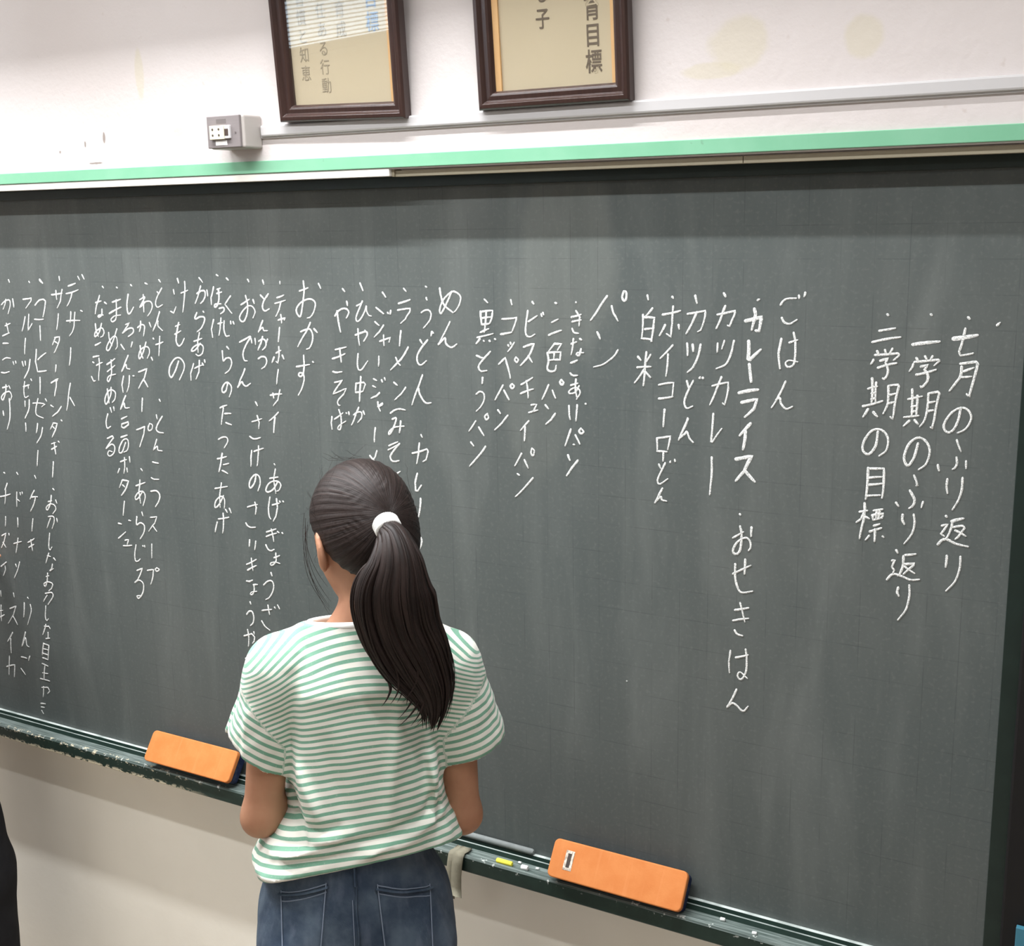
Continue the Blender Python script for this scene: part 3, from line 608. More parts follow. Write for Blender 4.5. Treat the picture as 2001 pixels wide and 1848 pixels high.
# ------------------------------------------------------------------ lamps
for i, (x, y, z, L, wt) in enumerate(LAMPS):
    near = i < 2
    r = empty('ceiling_lamp', (x, y, z))
    tag(r, ['slim white batten lamp lighting the blackboard, toward its left end', 'slim white batten lamp lighting the blackboard, toward its middle'][i] if near
        else 'white fluorescent batten on the ceiling, row %s from the board, lamp %s from the windows' % (('first', 'second', 'third')[0 if y > -2 else 1 if y > -4 else 2], ('first', 'second', 'third')[(i - 2) % 3]),
        'lamp', 'ceiling lamps')
    MB().box(-L / 2 - .03, L / 2 + .03, -.045, .045, .03, .10).box(-.02, .02, -.02, .02, .09, ZC - z).build('housing', M['lampwhite'], r, bevel=.006)
    if near: MB().box(-L / 2 - .03, L / 2 + .03, .048, .054, -.093, .09).box(-L / 2 - .03, L / 2 + .03, -.05, .054, .085, .091).build('added_hood', M['lampwhite'], r)  # unseen hood, added to cut the lamp's spill on the upper wall
    MB().tube([(-L / 2, 0, .016), (L / 2, 0, .016)], .014, 12).build('tube', M['lampwhite'], r)
    ld = bpy.data.lights.new('lamp_light', 'AREA'); ld.shape = 'RECTANGLE'; ld.size = L; ld.size_y = .05
    ld.energy = wt; ld.color = LAMP_COL
    lo = bpy.data.objects.new('lamp_light', ld); COL.objects.link(lo); lo.parent = r; lo.location = (0, 0, 0)

# ------------------------------------------------------------------ blackboard
def world_child(o, parent):
    o.parent = parent
    o.matrix_parent_inverse = Matrix.Translation(parent.location).inverted()
    return o
BX0, BX1, BZ0, BZ1 = -3.85, -.2125, .606, 1.868
bb = empty('blackboard', (-2.03, 0, .572))
tag(bb, 'long dark grey-green blackboard covered in white vertical Japanese chalk writing', 'blackboard')
world_child(MB().box(BX0, BX1, 0, .02, BZ0, BZ1).build('board_panel', M['board']), bb)
world_child(MB().box(BX0, -.19, -.014, 0, 1.849, BZ1).build('top_rail', M['dgreen'], bevel=.001), bb)
world_child(MB().box(BX1, -.187, -.004, .022, .572, BZ1).build('side_rail', M['dgreen'], bevel=.001), bb)
world_child(MB().box(BX0 - .03, BX0, -.004, .022, .572, BZ1).build('side_rail', M['dgreen'], bevel=.001), bb)
prof = [(0, .6135), (-.004, .6145), (-.009, .6145), (-.011, .607), (-.016, .607), (-.018, .6125), (-.0215, .6125), (-.024, .604),
        (-.049, .604), (-.053, .608), (-.058, .6075), (-.0608, .604), (-.0608, .577), (-.058, .574), (0, .574)]
tr_ = world_child(tag(MB().extrude_x(prof, BX0, -.187).build('chalk_tray', M['tray']), 'dark green chalk tray, dusty, its paint chipped at the left'), bb)
for i, (read, txt) in enumerate(TEXT):
    words = read.split(' ') if i != 3 else [read]
    st = parse_strokes(txt)
    st = sorted(st, key=lambda q: min(p[1] for p in q[0]))
    gaps = []; reach = -1
    for k, q in enumerate(st):
        gaps.append((min(p[1] for p in q[0]) - reach if k else 0, k)); reach = max(reach, max(p[1] for p in q[0]))
    # the words of a column stand apart; a word begins with its bullet dot
    span = st[-1][0][0][1] - st[0][0][0][1]
    cuts = []
    for g, k in sorted(gaps, reverse=True):
        if len(cuts) < len(words) - 1 and all(abs(st[k][0][0][1] - st[c][0][0][1]) > 60 for c in cuts) and k > 3: cuts.append(k)
    cuts = [0] + sorted(cuts) + [len(st)]
    for word, a, b in zip(words, cuts[:-1], cuts[1:]):
        o = chalk_mesh(st[a:b], random.Random(100 + i)).build('chalk_line', M['chalk'])
        tag(o, 'white chalk writing reading ' + word if i != 3 else 'white chalk tick beside the right-hand edge')
        world_child(o, bb)
fl = MB()
for px, py in ((1225, 1330), (640, 1790 - 200)):
    p = on_y(px, py, 0); s = .0016
    fl.add([(p[0] - s, -.0008, p[2]), (p[0], -.0008, p[2] - s), (p[0] + s * 1.4, -.0008, p[2] + s * .3), (p[0], -.0008, p[2] + s)], [(0, 1, 2, 3)])
world_child(fl.build('chalk_fleck', M['chalk']), bb)

# right of the board: a black cabinet, only its edge in view
cb = empty('cabinet', (.25, -.1, FLOOR_Z))
tag(cb, 'tall black cabinet standing against the right end of the blackboard', 'cabinet')
world_child(MB().box(-.1865, .72, -.03, .002, FLOOR_Z, 1.84).build('cabinet_body', M['black'], bevel=.004), cb)
world_child(MB().box(-.16, .70, -.036, -.03, .08, .60).build('cabinet_door', M['black'], bevel=.003), cb)
p0 = on_y(1999, 1752, -.034); 
bl = MB().box(-.1635, -.06, -.041, -.031, .655, .735).build('notice', M['teal'], bevel=.001)
tag(bl, 'teal blue notice on the black cabinet at the lower right edge', 'notice')

# ------------------------------------------------------------------ framed notices
def glyphs(name, chars, size, gap, mat, thick=.0):
    cu = bpy.data.curves.new(name, 'FONT'); cu.body = '\n'.join(chars); cu.size = size; cu.align_x = 'CENTER'
    cu.space_line = gap / size; cu.offset = thick; cu.extrude = .0002
    to = bpy.data.objects.new(name, cu); COL.objects.link(to)
    bpy.context.view_layer.update()
    me = bpy.data.meshes.new_from_object(to.evaluated_get(bpy.context.evaluated_depsgraph_get()))
    bpy.data.objects.remove(to); bpy.data.curves.remove(cu)
    me.materials.clear(); me.materials.append(mat); me.name = name
    for p in me.polygons: p.material_index = 0
    o = bpy.data.objects.new(name, me); COL.objects.link(o)
    return o
def framed(xl, xr, label, slips, cols, tilt, roll=0.0):
    w = xr - xl; h = .40; z0 = 1.9655
    r = empty('picture_frame', ((xl + xr) / 2, WY - .001, z0)); r.rotation_euler = (math.radians(tilt), math.radians(roll), 0)
    tag(r, label, 'picture frame', 'framed notices above the blackboard')
    prof = [(0, 0), (0, .017), (.003, .021), (.009, .0215), (.012, .0175), (.014, .0145), (.021, .0150), (.0245, .0135), (.028, .0075), (.028, .0)]
    v = []; f = []
    for u, d in prof:
        v += [(-w / 2 + u, -d, u), (w / 2 - u, -d, u), (w / 2 - u, -d, h - u), (-w / 2 + u, -d, h - u)]
    for i in range(len(prof) - 1):
        for k in range(4):
            a = 4 * i + k; b = 4 * i + (k + 1) % 4
            f.append((a, b, b + 4, a + 4))
    MB().add(v, f).build('moulding', M['frame'], r, bevel=.0006)
    q = .0265
    pa = MB().box(-w / 2 + q, w / 2 - q, -.003, -.001, q, h - q).build('paper', M['paper'], r)
    sl = MB()
    if 'l' in slips: sl.box(-w / 2 + q, -w / 2 + q + .012, -.0065, -.003, q, h - q)
    if 'r' in slips: sl.box(w / 2 - q - .007, w / 2 - q, -.0065, -.003, q, h - q)
    sl.build('slip', M['slip'], r)
    MB().box(-w / 2 + q, w / 2 - q, -.0085, -.0075, q, h - q).build('glass', M['glass'], r)
    for (px, py, chars, size, gap, mat, sx, th) in cols:          # (px, py): centre of the lowest character
        P = on_y(px, py, WY - .006)
        o = glyphs('lettering', chars, size, gap, M[mat], th)
        o.parent = pa
        zl = P[2] - z0
        o.rotation_euler = (math.pi / 2, 0, 0); o.scale = (sx, 1, 1)
        o.location = (P[0] - (xl + xr) / 2, -.0034, zl - size * .36 + gap * (len(chars) - 1))
    return r
framed(-1.463, -1.193, 'dark wooden picture frame on the left, its glass mirroring a window blind', 'r',
       [(733, 41, '教育目標', .034, .037, 'blue_ink', .8, .0003), (672, 58, 'と育成', .028, .032, 'grey_ink', .8, .0),
        (640, 168, 'と責任ある行動', .027, .0305, 'grey_ink', .8, .0), (601, 146, 'く習慣と知恵', .027, .0305, 'grey_ink', .8, .0)], 6.0, 1.6)
framed(-1.049, -.782, 'dark wooden picture frame on the right, cream sheet with bold brown lettering', 'lr',
       [(1162, 120, '教育目標', .037, .0385, 'ink', .78, .0004), (1065, 37, 'ある子', .033, .0375, 'ink', .78, .0003)], 4.5)

# ------------------------------------------------------------------ cable duct and junction box on the wall
du = empty('cable_duct', (.3, WY, 1.944))
tag(du, 'white plastic cable duct running along the wall under the picture frames', 'cable duct')
world_child(MB().box(-1.524, X1, WY - .004, WY, 1.9425, 1.9655).build('duct_base', M['duct'], bevel=.0008), du)
world_child(MB().box(-1.520, X1, WY - .009, WY - .003, 1.9455, 1.9650).build('duct_cover', M['duct'], bevel=.003), du)
jb = empty('junction_box', (-1.564, WY, 1.925))
tag(jb, 'small cream junction box with a grey socket plate beside the left picture frame', 'junction box')
FY = -.113
world_child(MB().box(-1.605, -1.522, FY + .004, WY, 1.925, 1.9835).build('box_body', M['box'], bevel=.004, segs=3), jb)
pl = world_child(MB().box(-1.6055, -1.5275, FY - .0015, FY + .005, 1.9265, 1.983).build('face_plate', M['plate'], bevel=.0015), jb)
fx = lambda u: -1.6055 + u * .078
fz = lambda v: 1.983 - v * .0565
def on_plate(name, u0, u1, v0, v1, d, mat, bev=.0008, par=None):
    o = MB().box(fx(u0), fx(u1), FY - d, FY - .001, fz(v1), fz(v0)).build(name, mat, bevel=bev)
    world_child(o, jb)
    return o
on_plate('plate_recess', .30, .60, .10, .25, .0018, M['dplate'], .0003)
on_plate('connector_block', .14, .58, .31, .74, .0075, M['ivory'])
hb = MB()
for u in (.24, .43):
    for v in (.43, .61): hb.tube([(fx(u), FY - .0070, fz(v)), (fx(u), FY - .0079, fz(v))], .0021, 14)
world_child(hb.build('socket_hole', M['hole']), jb)
on_plate('jack_housing', .58, .74, .31, .72, .0060, M['duct'])
on_plate('jack', .59, .70, .42, .63, .0068, M['brownjack'], .0004)
on_plate('sticker', .25, .60, .77, .92, .0020, M['sticker'], .0002)
world_child(MB().tube([(fx(.87), FY - .001, fz(.54)), (fx(.87), FY - .0026, fz(.54))], .0016, 12).build('screw', M['dplate']), jb)

# ------------------------------------------------------------------ things on the chalk tray
def eraser(pl, pr, label, sticker):
    """pl / pr: lower front corners seen at left and right ends"""
    a = on_y(pl[0], pl[1], -.030); b = on_y(pr[0], pr[1], -.030)       # upper front edge
    L = b[0] - a[0]; wdt, th = .069, .022
    dn = np.array([0, -.040, -.0565]); dn /= np.linalg.norm(dn)        # down along the orange face
    nn = np.array([0, dn[2], -dn[1]])                                  # out of the face, toward the room
    top = np.array([(a[0] + b[0]) / 2, -.030, (a[2] + b[2]) / 2])
    c = top + dn * wdt / 2
    r = empty('board_eraser', tuple(c))
    ang = math.atan2(-nn[1], nn[2])
    r.rotation_euler = (ang, 0, 0)             # local z = out of the face, local y = up along it
    tag(r, label, 'board eraser', 'board erasers leaning on the blackboard')
    def slab(z0, z1, inset, rad):
        P = []
        hx, hy = L / 2 - inset, wdt / 2 - inset
        for sx, sy, q in ((1, 1, 0), (-1, 1, 1), (-1, -1, 2), (1, -1, 3)):
            for k in range(6):
                t = (q + k / 5) * math.pi / 2
                P.append((sx * (hx - rad) + rad * math.cos(t), sy * (hy - rad) + rad * math.sin(t)))
        n = len(P)
        v = [(x, y, z0) for x, y in P] + [(x, y, z1) for x, y in P]
        f = [(i, (i + 1) % n, n + (i + 1) % n, n + i) for i in range(n)] + [list(range(n))[::-1], list(range(n, 2 * n))]
        return MB().add(v, f)
    slab(-.012, 0, 0, .010).build('cover', M['orange'], r, bevel=.0025, segs=3)
    slab(-.034, -.012, .002, .009).build('felt_pad', M['felt'], r, bevel=.002)
    if sticker:
        MB().box(-L / 2 + .028, -L / 2 + .045, -.017, .018, 0, .0006).build('maker_label', M['silver'], r, bevel=.0003)
        MB().box(-L / 2 + .033, -L / 2 + .040, -.012, .013, .0006, .0008).build('label_print', M['hole'], r)
    return r
eraser((1086, 1636), (1346, 1703), 'orange board eraser with a silver label, on the tray right of the girl', True)
eraser((301, 1425), (466, 1468), 'orange board eraser without label, on the tray left of the girl', False)

TZ = .604
def on_tray(px, py, z=TZ):
    w = ray(px, py); t = (z - CAM_Z) / w[2]
    return np.array([0, CAM_Y, CAM_Z]) + w * t
p = on_tray(966, 1684, TZ + .005); q = on_tray(1000, 1689, TZ + .005)
def stick(name, a, b, rad, mat, label, cat, group=None, z=TZ):
    a = np.array([a[0], np.clip(a[1], -.046, -.03), z + rad]); b = np.array([b[0], np.clip(b[1], -.046, -.03), z + rad])
    o = MB().tube([a, a + (b - a) * .05, b - (b - a) * .05, b], [rad * .75, rad, rad, rad * .8], 14).build(name, mat)
    tag(o, label, cat, group); return o
stick('chalk_stick', p, q, .0048, M['ychalk'], 'short piece of yellow chalk on the tray beside the girl', 'chalk')
crumbs = [((1016, 1685), .0022, 'tiny white chalk crumb between the yellow chalk and the larger white stub'), ((1024, 1696), .0048, 'small white chalk stub on the tray right of the yellow chalk'),
          ((1050, 1697), .0022, 'white chalk crumb just left of the labelled eraser'), ((1469, 1831), .0028, 'white chalk crumb on the tray right of the labelled eraser, further from the lip'),
          ((1412, 1796), .0030, 'white chalk crumb on the tray nearest the right end of the labelled eraser')]
for (px, py), s, lab in crumbs:
    c = on_tray(px, py, TZ + s); c[1] = np.clip(c[1], -.046, -.027)
    a = c - [s * 1.4, 0, 0]; b = c + [s * 1.4, .001, 0]
    stick('chalk_crumb' if s < .004 else 'chalk_stub', a, b, s, M['wchalk'], lab, 'chalk', 'bits of white chalk on the tray')
a = on_y(915, 1626, -.0068); b = on_y(1043, 1664, -.0068)
rod = MB().tube([(a[0] - .16, -.0070, .6205), (b[0] - .004, -.0070, .6205), (b[0], -.0070, .6205)], [.0058, .0058, .004], 14).build('rod', M['rod'])
tag(rod, 'grey dusty rod lying along the back of the tray right of the girl', 'rod')

# cloth strip hanging over the tray edge beside the girl's hip
def strip():
    mb = MB(); n = 14
    xs0 = on_y(868, 1650, -.075)[0]; xs1 = on_y(889, 1650, -.075)[0]
    path = [(-.028, .606), (-.045, .6075), (-.058, .6105), (-.064, .606), (-.0665, .59), (-.0685, .57), (-.069, .545), (-.070, .525)]
    for off, x0, x1 in ((0, xs0, xs0 + .017), (.0025, xs0 + .012, xs1 + .010)):
        v = []; f = []
        for i, (y, z) in enumerate(path):
            for (x, dy) in ((x0, 0), ((x0 + x1) / 2, -.0015), (x1, 0)):
                zz = z + (off if i < 3 else 0) - (.008 if (i == len(path) - 1 and off == 0) else 0)
                v.append((x + .002 * math.sin(i * .8), y + dy - off, zz)); 
        m_ = len(v)
        v += [(x, y + .0015, z - .0012) for x, y, z in v]
        for i in range(len(path) - 1):
            for k in (0, 1):
                a = i * 3 + k
                f.append((a, a + 1, a + 4, a + 3)); f.append((m_ + a + 3, m_ + a + 4, m_ + a + 1, m_ + a))
            for k in (0, 2):
                a = i * 3 + k
                f.append((a, a + 3, m_ + a + 3, m_ + a) if k == 0 else (m_ + a, m_ + a + 3, a + 3, a))
        e = (len(path) - 1) * 3
        f += [(0, 1, m_ + 1, m_), (1, 2, m_ + 2, m_ + 1), (e + 1, e, m_ + e, m_ + e + 1), (e + 2, e + 1, m_ + e + 1, m_ + e + 2)]
        mb.add(v, f, 0, True)
    return mb.build('cloth_strip', M['cloth'])
tag(strip(), "narrow grey cloth strip hanging over the tray edge beside the girl's hip", 'cloth')

# ------------------------------------------------------------------ people
def wob(p, s, seed=0.0):
    """cheap smooth pseudo-noise, about -1..1"""
    q = p * s
    return (np.sin(q[:, 0] * 1.7 + q[:, 1] * 2.3 + seed) * .4 + np.sin(q[:, 2] * 2.1 - q[:, 0] * 1.3 + seed * 2.1) * .35
            + np.sin(q[:, 1] * 3.1 + q[:, 2] * 1.1 + seed * 3.7) * .25)

m = Mat('skin', rough=.5, spec=.35)
c = m.mix(m.ramp(m.noise(m.obj(), 18, 4), .3, .7), srgb(184, 137, 108), srgb(172, 123, 96))
m.color(c); m.b.inputs['Subsurface Weight'].default_value = .06; m.b.inputs['Subsurface Radius'].default_value = (.012, .005, .003)
m.bump(m.noise(m.obj(), 500, 2), .1, .0004); M['skin'] = m.m
m = Mat('black_hair', rough=.52, spec=.25)
st = m.attr('strand', 'Vector')
nz = m.noise(st, 1.0, 4, .6)
m.color(m.mix(m.ramp(nz, .3, .7), srgb(24, 17, 15), srgb(46, 35, 32))); m.bump(nz, .55, .002); M['hair'] = m.m
m = Mat('striped_jersey', rough=.9, spec=.15)
s_ = m.attr('stripe')
fr_ = m.math('FRACT', m.math('DIVIDE', s_, .01245))
edge = m.math('ABSOLUTE', m.math('SUBTRACT', fr_, .5))
stripe = m.ramp(edge, .19, .245, 1.0, 0.0)
stripe = m.math('MULTIPLY', stripe, m.ramp(m.noise(m.obj(), 300, 3), .2, .45, .8, 1.0))
m.color(m.mix(stripe, srgb(238, 236, 226), srgb(124, 172, 148)))
m.b.inputs['Sheen Weight'].default_value = .2
m.bump(m.noise(m.obj(), 700, 2), .25, .0006); M['jersey'] = m.m
M['white_rib'] = Mat('white_ribbing', srgb(244, 244, 240), .9, .1).m
m = Mat('denim', rough=.85, spec=.2)
tw = m.n('ShaderNodeTexWave'); m.set(tw.inputs['Vector'], m.obj()); tw.inputs['Scale'].default_value = 260; tw.bands_direction = 'DIAGONAL'
c = m.mix(m.ramp(m.noise(m.obj(), 14, 5, .65), .3, .72), srgb(54, 68, 86), srgb(92, 106, 120))
c = m.mix(m.math('MULTIPLY', m.ramp(m.noise(m.scale(m.obj(), (60, 60, 8)), 1, 4), .5, .75), .35), c, srgb(112, 122, 140))
c = m.mix(m.math('MULTIPLY', tw.outputs['Fac'], .16), c, srgb(30, 38, 60))
m.color(c); m.bump(m.math('ADD', tw.outputs['Fac'], m.noise(m.obj(), 60, 3)), .25, .001); M['denim'] = m.m
M['thread'] = Mat('pale_stitching', srgb(126, 138, 156), .8, .2).m
m = Mat('dark_trousers', rough=.9, spec=.1); m.color(m.mix(m.noise(m.obj(), 40, 3), srgb(24, 24, 26), srgb(36, 36, 38))); M['dark'] = m.m
M['lips'] = Mat('lips', srgb(176, 106, 96), .45, .35).m
M['eye'] = Mat('eye_white', srgb(238, 236, 232), .2).m
M['iris'] = Mat('brown_iris', srgb(40, 26, 18), .15).m
M['shoe'] = Mat('white_canvas_shoe', srgb(236, 234, 228), .7).m
M['sole'] = Mat('rubber_sole', srgb(190, 180, 160), .6).m


def hand_prims(wrist, d, n, side, curl, size=1.0):
    """palm and five bent fingers as tapered capsules; d along the hand, n out of the palm, side +1 if the thumb is on +cross(d, n)"""
    d = np.array(d, float); d /= np.linalg.norm(d)
    n = np.array(n, float); n -= d * (n @ d); n /= np.linalg.norm(n)
    s = np.cross(d, n) * side
    w = np.array(wrist, float)
    palm = []; fingers = []
    S = size
    for o, L, r in ((.021, .070, .0105), (.007, .074, .011), (-.008, .071, .0105), (-.021, .063, .0095)):
        palm.append((w + s * o * .7 * S, w + d * L * S + s * o * S, .0135 * S, r * S))
    for (o, L0, l, r), cu in zip(((.0215, .070, (.031, .021, .017), .0080), (.007, .074, (.035, .024, .019), .0083), (-.0078, .071, (.032, .023, .018), .0079), (-.0215, .063, (.025, .018, .016), .0068)), curl):
        p = w + d * L0 * S + s * o * S; a = 0; ch = []
        rr = r * S
        for k, seg in enumerate(l):
            a += cu * (.8, 1.1, .7)[k]
            q = p + (d * math.cos(a) + n * math.sin(a) + s * o * .9) * seg * S
            ch.append((p, q, rr, rr * .9)); p = q; rr *= .9
        fingers.append(ch)
    p = w + d * .014 * S + s * .020 * S
    ch = []; rr = .0105 * S
    for seg, vec in ((.034, d * .62 + s * .62 + n * .45), (.026, d * .85 + s * .25 + n * .55), (.021, d * .9 + n * .5)):
        vec = vec / np.linalg.norm(vec); q = p + vec * seg * S
        ch.append((p, q, rr, rr * .88)); p = q; rr *= .88
    fingers.append(ch)
    return palm, fingers

def rotz(a): return np.array([[math.cos(a), -math.sin(a), 0], [math.sin(a), math.cos(a), 0], [0, 0, 1]])
def rotx(a): return np.array([[1, 0, 0], [0, math.cos(a), -math.sin(a)], [0, math.sin(a), math.cos(a)]])

def make_body(cfg):
    hc = np.array(cfg['head']); HM = rotz(cfg['yaw']) @ rotx(cfg['pitch'])      # head frame -> body frame
    def hp(x, y, z): return hc + HM @ np.array([x, y, z])
    nb = np.array(cfg['neck'])
    hands = [hand_prims(*h) for h in cfg['hands']]
    ears = [(hp(-.070, .002, -.012), -1), (hp(.070, .002, -.012), 1)]
    def f(p):
        q = (p - hc) @ HM
        h = ellipsoid(q, (0, -.006, .022), (.071, .090, .084))
        h = smin(h, ellipsoid(q, (0, .022, -.040), (.056, .066, .062)), .04)
        h = smin(h, ellipsoid(q, (0, .060, -.078), (.026, .024, .018)), .03)           # chin
        h = smin(h, rcone(q, (0, .086, .004), (0, .102, -.030), .006, .010), .014)      # nose
        h = smin(h, rcone(q, (-.013, .086, -.033), (.013, .086, -.033), .006, .006), .010)
        h = smin(h, rcone(q, (-.030, .080, .020), (.030, .080, .020), .006, .006), .016)  # brow
        h = smin(h, rcone(q, (-.015, .082, -.055), (.015, .082, -.055), .0055, .0055), .008)  # lips
        h = smax(h, -rcone(q, (-.014, .092, -.0555), (.014, .092, -.0555), .0016, .0016), .003)
        for sx in (-1, 1):
            h = smax(h, -ellipsoid(q, (sx * .030, .092, .004), (.016, .011, .010)), .010)
            lid = ellipsoid(q, (sx * .030, .0765, .004), (.0145, .0115, .0115))
            lid = smax(lid, -ellipsoid(q, (sx * .030, .092, .0005), (.0118, .013, .0036)), .0015)
            h = smin(h, lid, .004)
            e = ellipsoid(q, (sx * .073, -.004, -.014), (.008, .019, .032), rotz(sx * .45))
            e = smax(e, -ellipsoid(q, (sx * .082, .000, -.010), (.007, .011, .019), rotz(sx * .45)), .004)
            h = smin(h, e, .006)
        d = h
        d = smin(d, rcone(p, nb, hp(0, -.028, -.045), .044, .041), .018)
        sh = cfg['sh']
        d = smin(d, rcone(p, nb + [0, 0, -.005], np.array(sh[0]) * [.62, 1, 1] + [0, 0, .012], .036, .036), .04)
        d = smin(d, rcone(p, nb + [0, 0, -.005], np.array(sh[1]) * [.62, 1, 1] + [0, 0, .012], .036, .036), .04)
        d = smin(d, rcone(p, (nb[0], nb[1] + .005, nb[2] - .07), (cfg['hip'][0], 0, .86), .062, .072), .05)
        for i in (0, 1):
            s, e, w = map(np.array, (sh[i], cfg['el'][i], cfg['wr'][i]))
            d = smin(d, rcone(p, s, e, .038, .0275), .03)
            d = smin(d, rcone(p, e, e + (w - e) * .35, .0285, .028), .02)
            d = smin(d, rcone(p, e + (w - e) * .35, w, .028, .018), .02)
            palm, fingers = hands[i]
            k = None
            for a, b, ra, rb in palm:
                x = rcone(p, a, b, ra, rb); k = x if k is None else smin(k, x, .010)
            for ch in fingers:
                y = None
                for a, b, ra, rb in ch:
                    x = rcone(p, a, b, ra, rb); y = x if y is None else smin(y, x, .004)
                k = smin(k, y, .0045)
            d = smin(d, k, .012)
        return d
    return f, hp, HM, hc

def profile_field(tab):
    T = np.array(tab)
    def at(z):
        zz = np.clip(z, T[0, 0], T[-1, 0])
        return [np.interp(zz, T[:, 0], T[:, k]) for k in range(1, T.shape[1])]
    return at

def make_person(cfg, mats):
    r = empty('person', (cfg['at'][0], cfg['at'][1], FLOOR_Z), cfg['rz'])
    tag(r, cfg['label'], 'person', None)
    LZ = -FLOOR_Z
    def up(o): o.location.z = LZ; return o
    hres = cfg['res']
    body, hp, HM, hc = make_body(cfg)
    pts = np.array([cfg['head'], *cfg['el'], *cfg['wr'], *cfg['sh']])
    lo = pts.min(0) - [.12, .14, .13]; hi = pts.max(0) + [.12, .15, .13]
    lo[2] = min(lo[2], .80)
    b = up(solid_obj('body', body, lo, hi, hres, M['skin'], r))
    # eyes and brows
    for sx in (-1, 1):
        c = hp(sx * .030, .0755, .002)
        e = MB()
        for k in range(1): pass
        n_, mm = 10, 14; v = []; f = []
        for i in range(n_ + 1):
            for j in range(mm):
                a, q = math.pi * i / n_, 2 * math.pi * j / mm
                v.append(c + .0098 * np.array([math.sin(a) * math.cos(q), math.sin(a) * math.sin(q), math.cos(a)]))
        for i in range(n_):
            for j in range(mm): f.append((i * mm + j, i * mm + (j + 1) % mm, (i + 1) * mm + (j + 1) % mm, (i + 1) * mm + j))
        eo = up(e.add(v, f, 0, True).build('eye', M['eye'], r))
        d0 = c + HM @ np.array([0, .0088, -.0015]); d1 = c + HM @ np.array([0, .0102, -.0017])
        MB().tube([d0, d1], .0046, 14).build('iris', M['iris'], eo)
        up(MB().tube([hp(sx * .018, .090, .021), hp(sx * .030, .089, .025), hp(sx * .043, .080, .021)], [.0014, .0019, .001], 8, flat=1.4).build('eyebrow', M['hair'], r))
    up(MB().tube([hp(x, .0868 - 9 * x * x, -.0553 - 4 * x * x) for x in np.linspace(-.0175, .0175, 9)], [.0008, .0026, .0037, .0042, .0040, .0042, .0037, .0026, .0008], 10, flat=.9).build('lips', M['lips'], r))
    # ---- hair cap
    def cap(p):
        q = (p - hc) @ HM
        d = ellipsoid(q, (0, -.008, .024), (.0775, .0965, .0925))
        d = smin(d, ellipsoid(q, (0, -.040, -.022), (.060, .056, .058)), .035)
        front = q[:, 1] - .040 - .45 * np.clip(q[:, 2] - .02, 0, .1) + .35 * np.clip(-q[:, 2], 0, 1)      # in front of it: face
        side = (-.012 - q[:, 2]) * .85 - (-.015 - q[:, 1]) * .95           # hairline from ear down to the nape
        d = smax(d, front, .012)
        d = smax(d, np.minimum(side, 1) - .004, .010)
        d = smax(d, -q[:, 2] - .068, .01)
        tie_q = np.array(cfg['tie_h'])
        rad = np.linalg.norm(q - tie_q, axis=1)
        ax = np.array([.0, -1.0, .1])
        v1 = q - tie_q
        ang = np.arctan2(v1[:, 0], v1[:, 2])
        d = d + .0009 * np.sin(ang * 46 + 2 * np.sin(ang * 7)) * np.clip(rad / .05, 0, 1) * np.clip((.16 - rad) / .05, 0, 1)
        return d
    def strand(p):
        q = (p - hc) @ HM - np.array(cfg['tie_h'])
        ang = np.arctan2(q[:, 0], q[:, 2]); rad = np.linalg.norm(q, axis=1)
        return np.stack([np.cos(ang) * 22, np.sin(ang) * 22, rad * 9], 1)
    hair = up(solid_obj('hair', cap, hc - .14, hc + .14, hres * .9, M['hair'], r, {'strand': strand}))
    if cfg.get('pony'):
        make_pony(cfg, r, hair, up, hc, HM)
    # ---- shirt
    tors = profile_field(cfg['torso'])
    hem_z = lambda p: cfg['hem'][0] + cfg['hem'][1] * (p[:, 0] - cfg['hip'][0]) - cfg['hem'][2] * p[:, 1]
    ridges = [(a * .938, 1.8 - (1.8 - b) * .938, c * .938, 1.8 - (1.8 - d) * .938, 2.1 * e, f) for a, b, c, d, e, f in cfg.get('ridges', [])]
    SL = cfg['sleeves']
    def sleeve_f(p, i):
        a, b, ra, rb, nn = SL[i]
        a, b, nn = np.array(a), np.array(b), np.array(nn, float); nn /= np.linalg.norm(nn)
        d = rcone(p, a, b, ra, rb)
        d = smax(d, (p - b) @ nn, .004)
        # hollow opening
        ax = (b - a) / np.linalg.norm(b - a)
        inner = rcone(p, b - ax * .045, b + ax * .05, rb * .55, rb - .006)
        return smax(d, -inner, .003)
    def torso_f(p):
        x0, x1, y0, y1 = tors(p[:, 2])
        cx, hw, cy, hd = (x0 + x1) / 2, (x1 - x0) / 2, (y0 + y1) / 2, (y1 - y0) / 2
        u = np.abs((p[:, 0] - cx) / hw); v = np.abs((p[:, 1] - cy) / hd)
        k = (u ** 2.5 + v ** 2.5) ** (1 / 2.5)
        d = (k - 1) * np.minimum(hw, hd)
        return smax(d, p[:, 2] - 1.165, .05)
    nb = np.array(cfg['neck'])
    def shirt(p):
        d = torso_f(p)
        for s, e in zip(cfg['sh'], cfg['shtop']):
            d = smin(d, rcone(p, np.array([nb[0] + np.sign(e[0]) * .055, -.004, 1.157]), e, .047, .044), .030)
        nk = (p - nb - np.array([0, .004, .007])) @ rotx(-.22)
        cyl = (np.sqrt((nk[:, 0] / .092) ** 2 + (nk[:, 1] / .074) ** 2) - 1) * .074
        d = smin(d, smax(cyl, -nk[:, 2] - .09, .01), .035)
        # folds
        back = np.clip((.04 - p[:, 1]) / .06, 0, 1)
        fold = np.zeros(len(p))
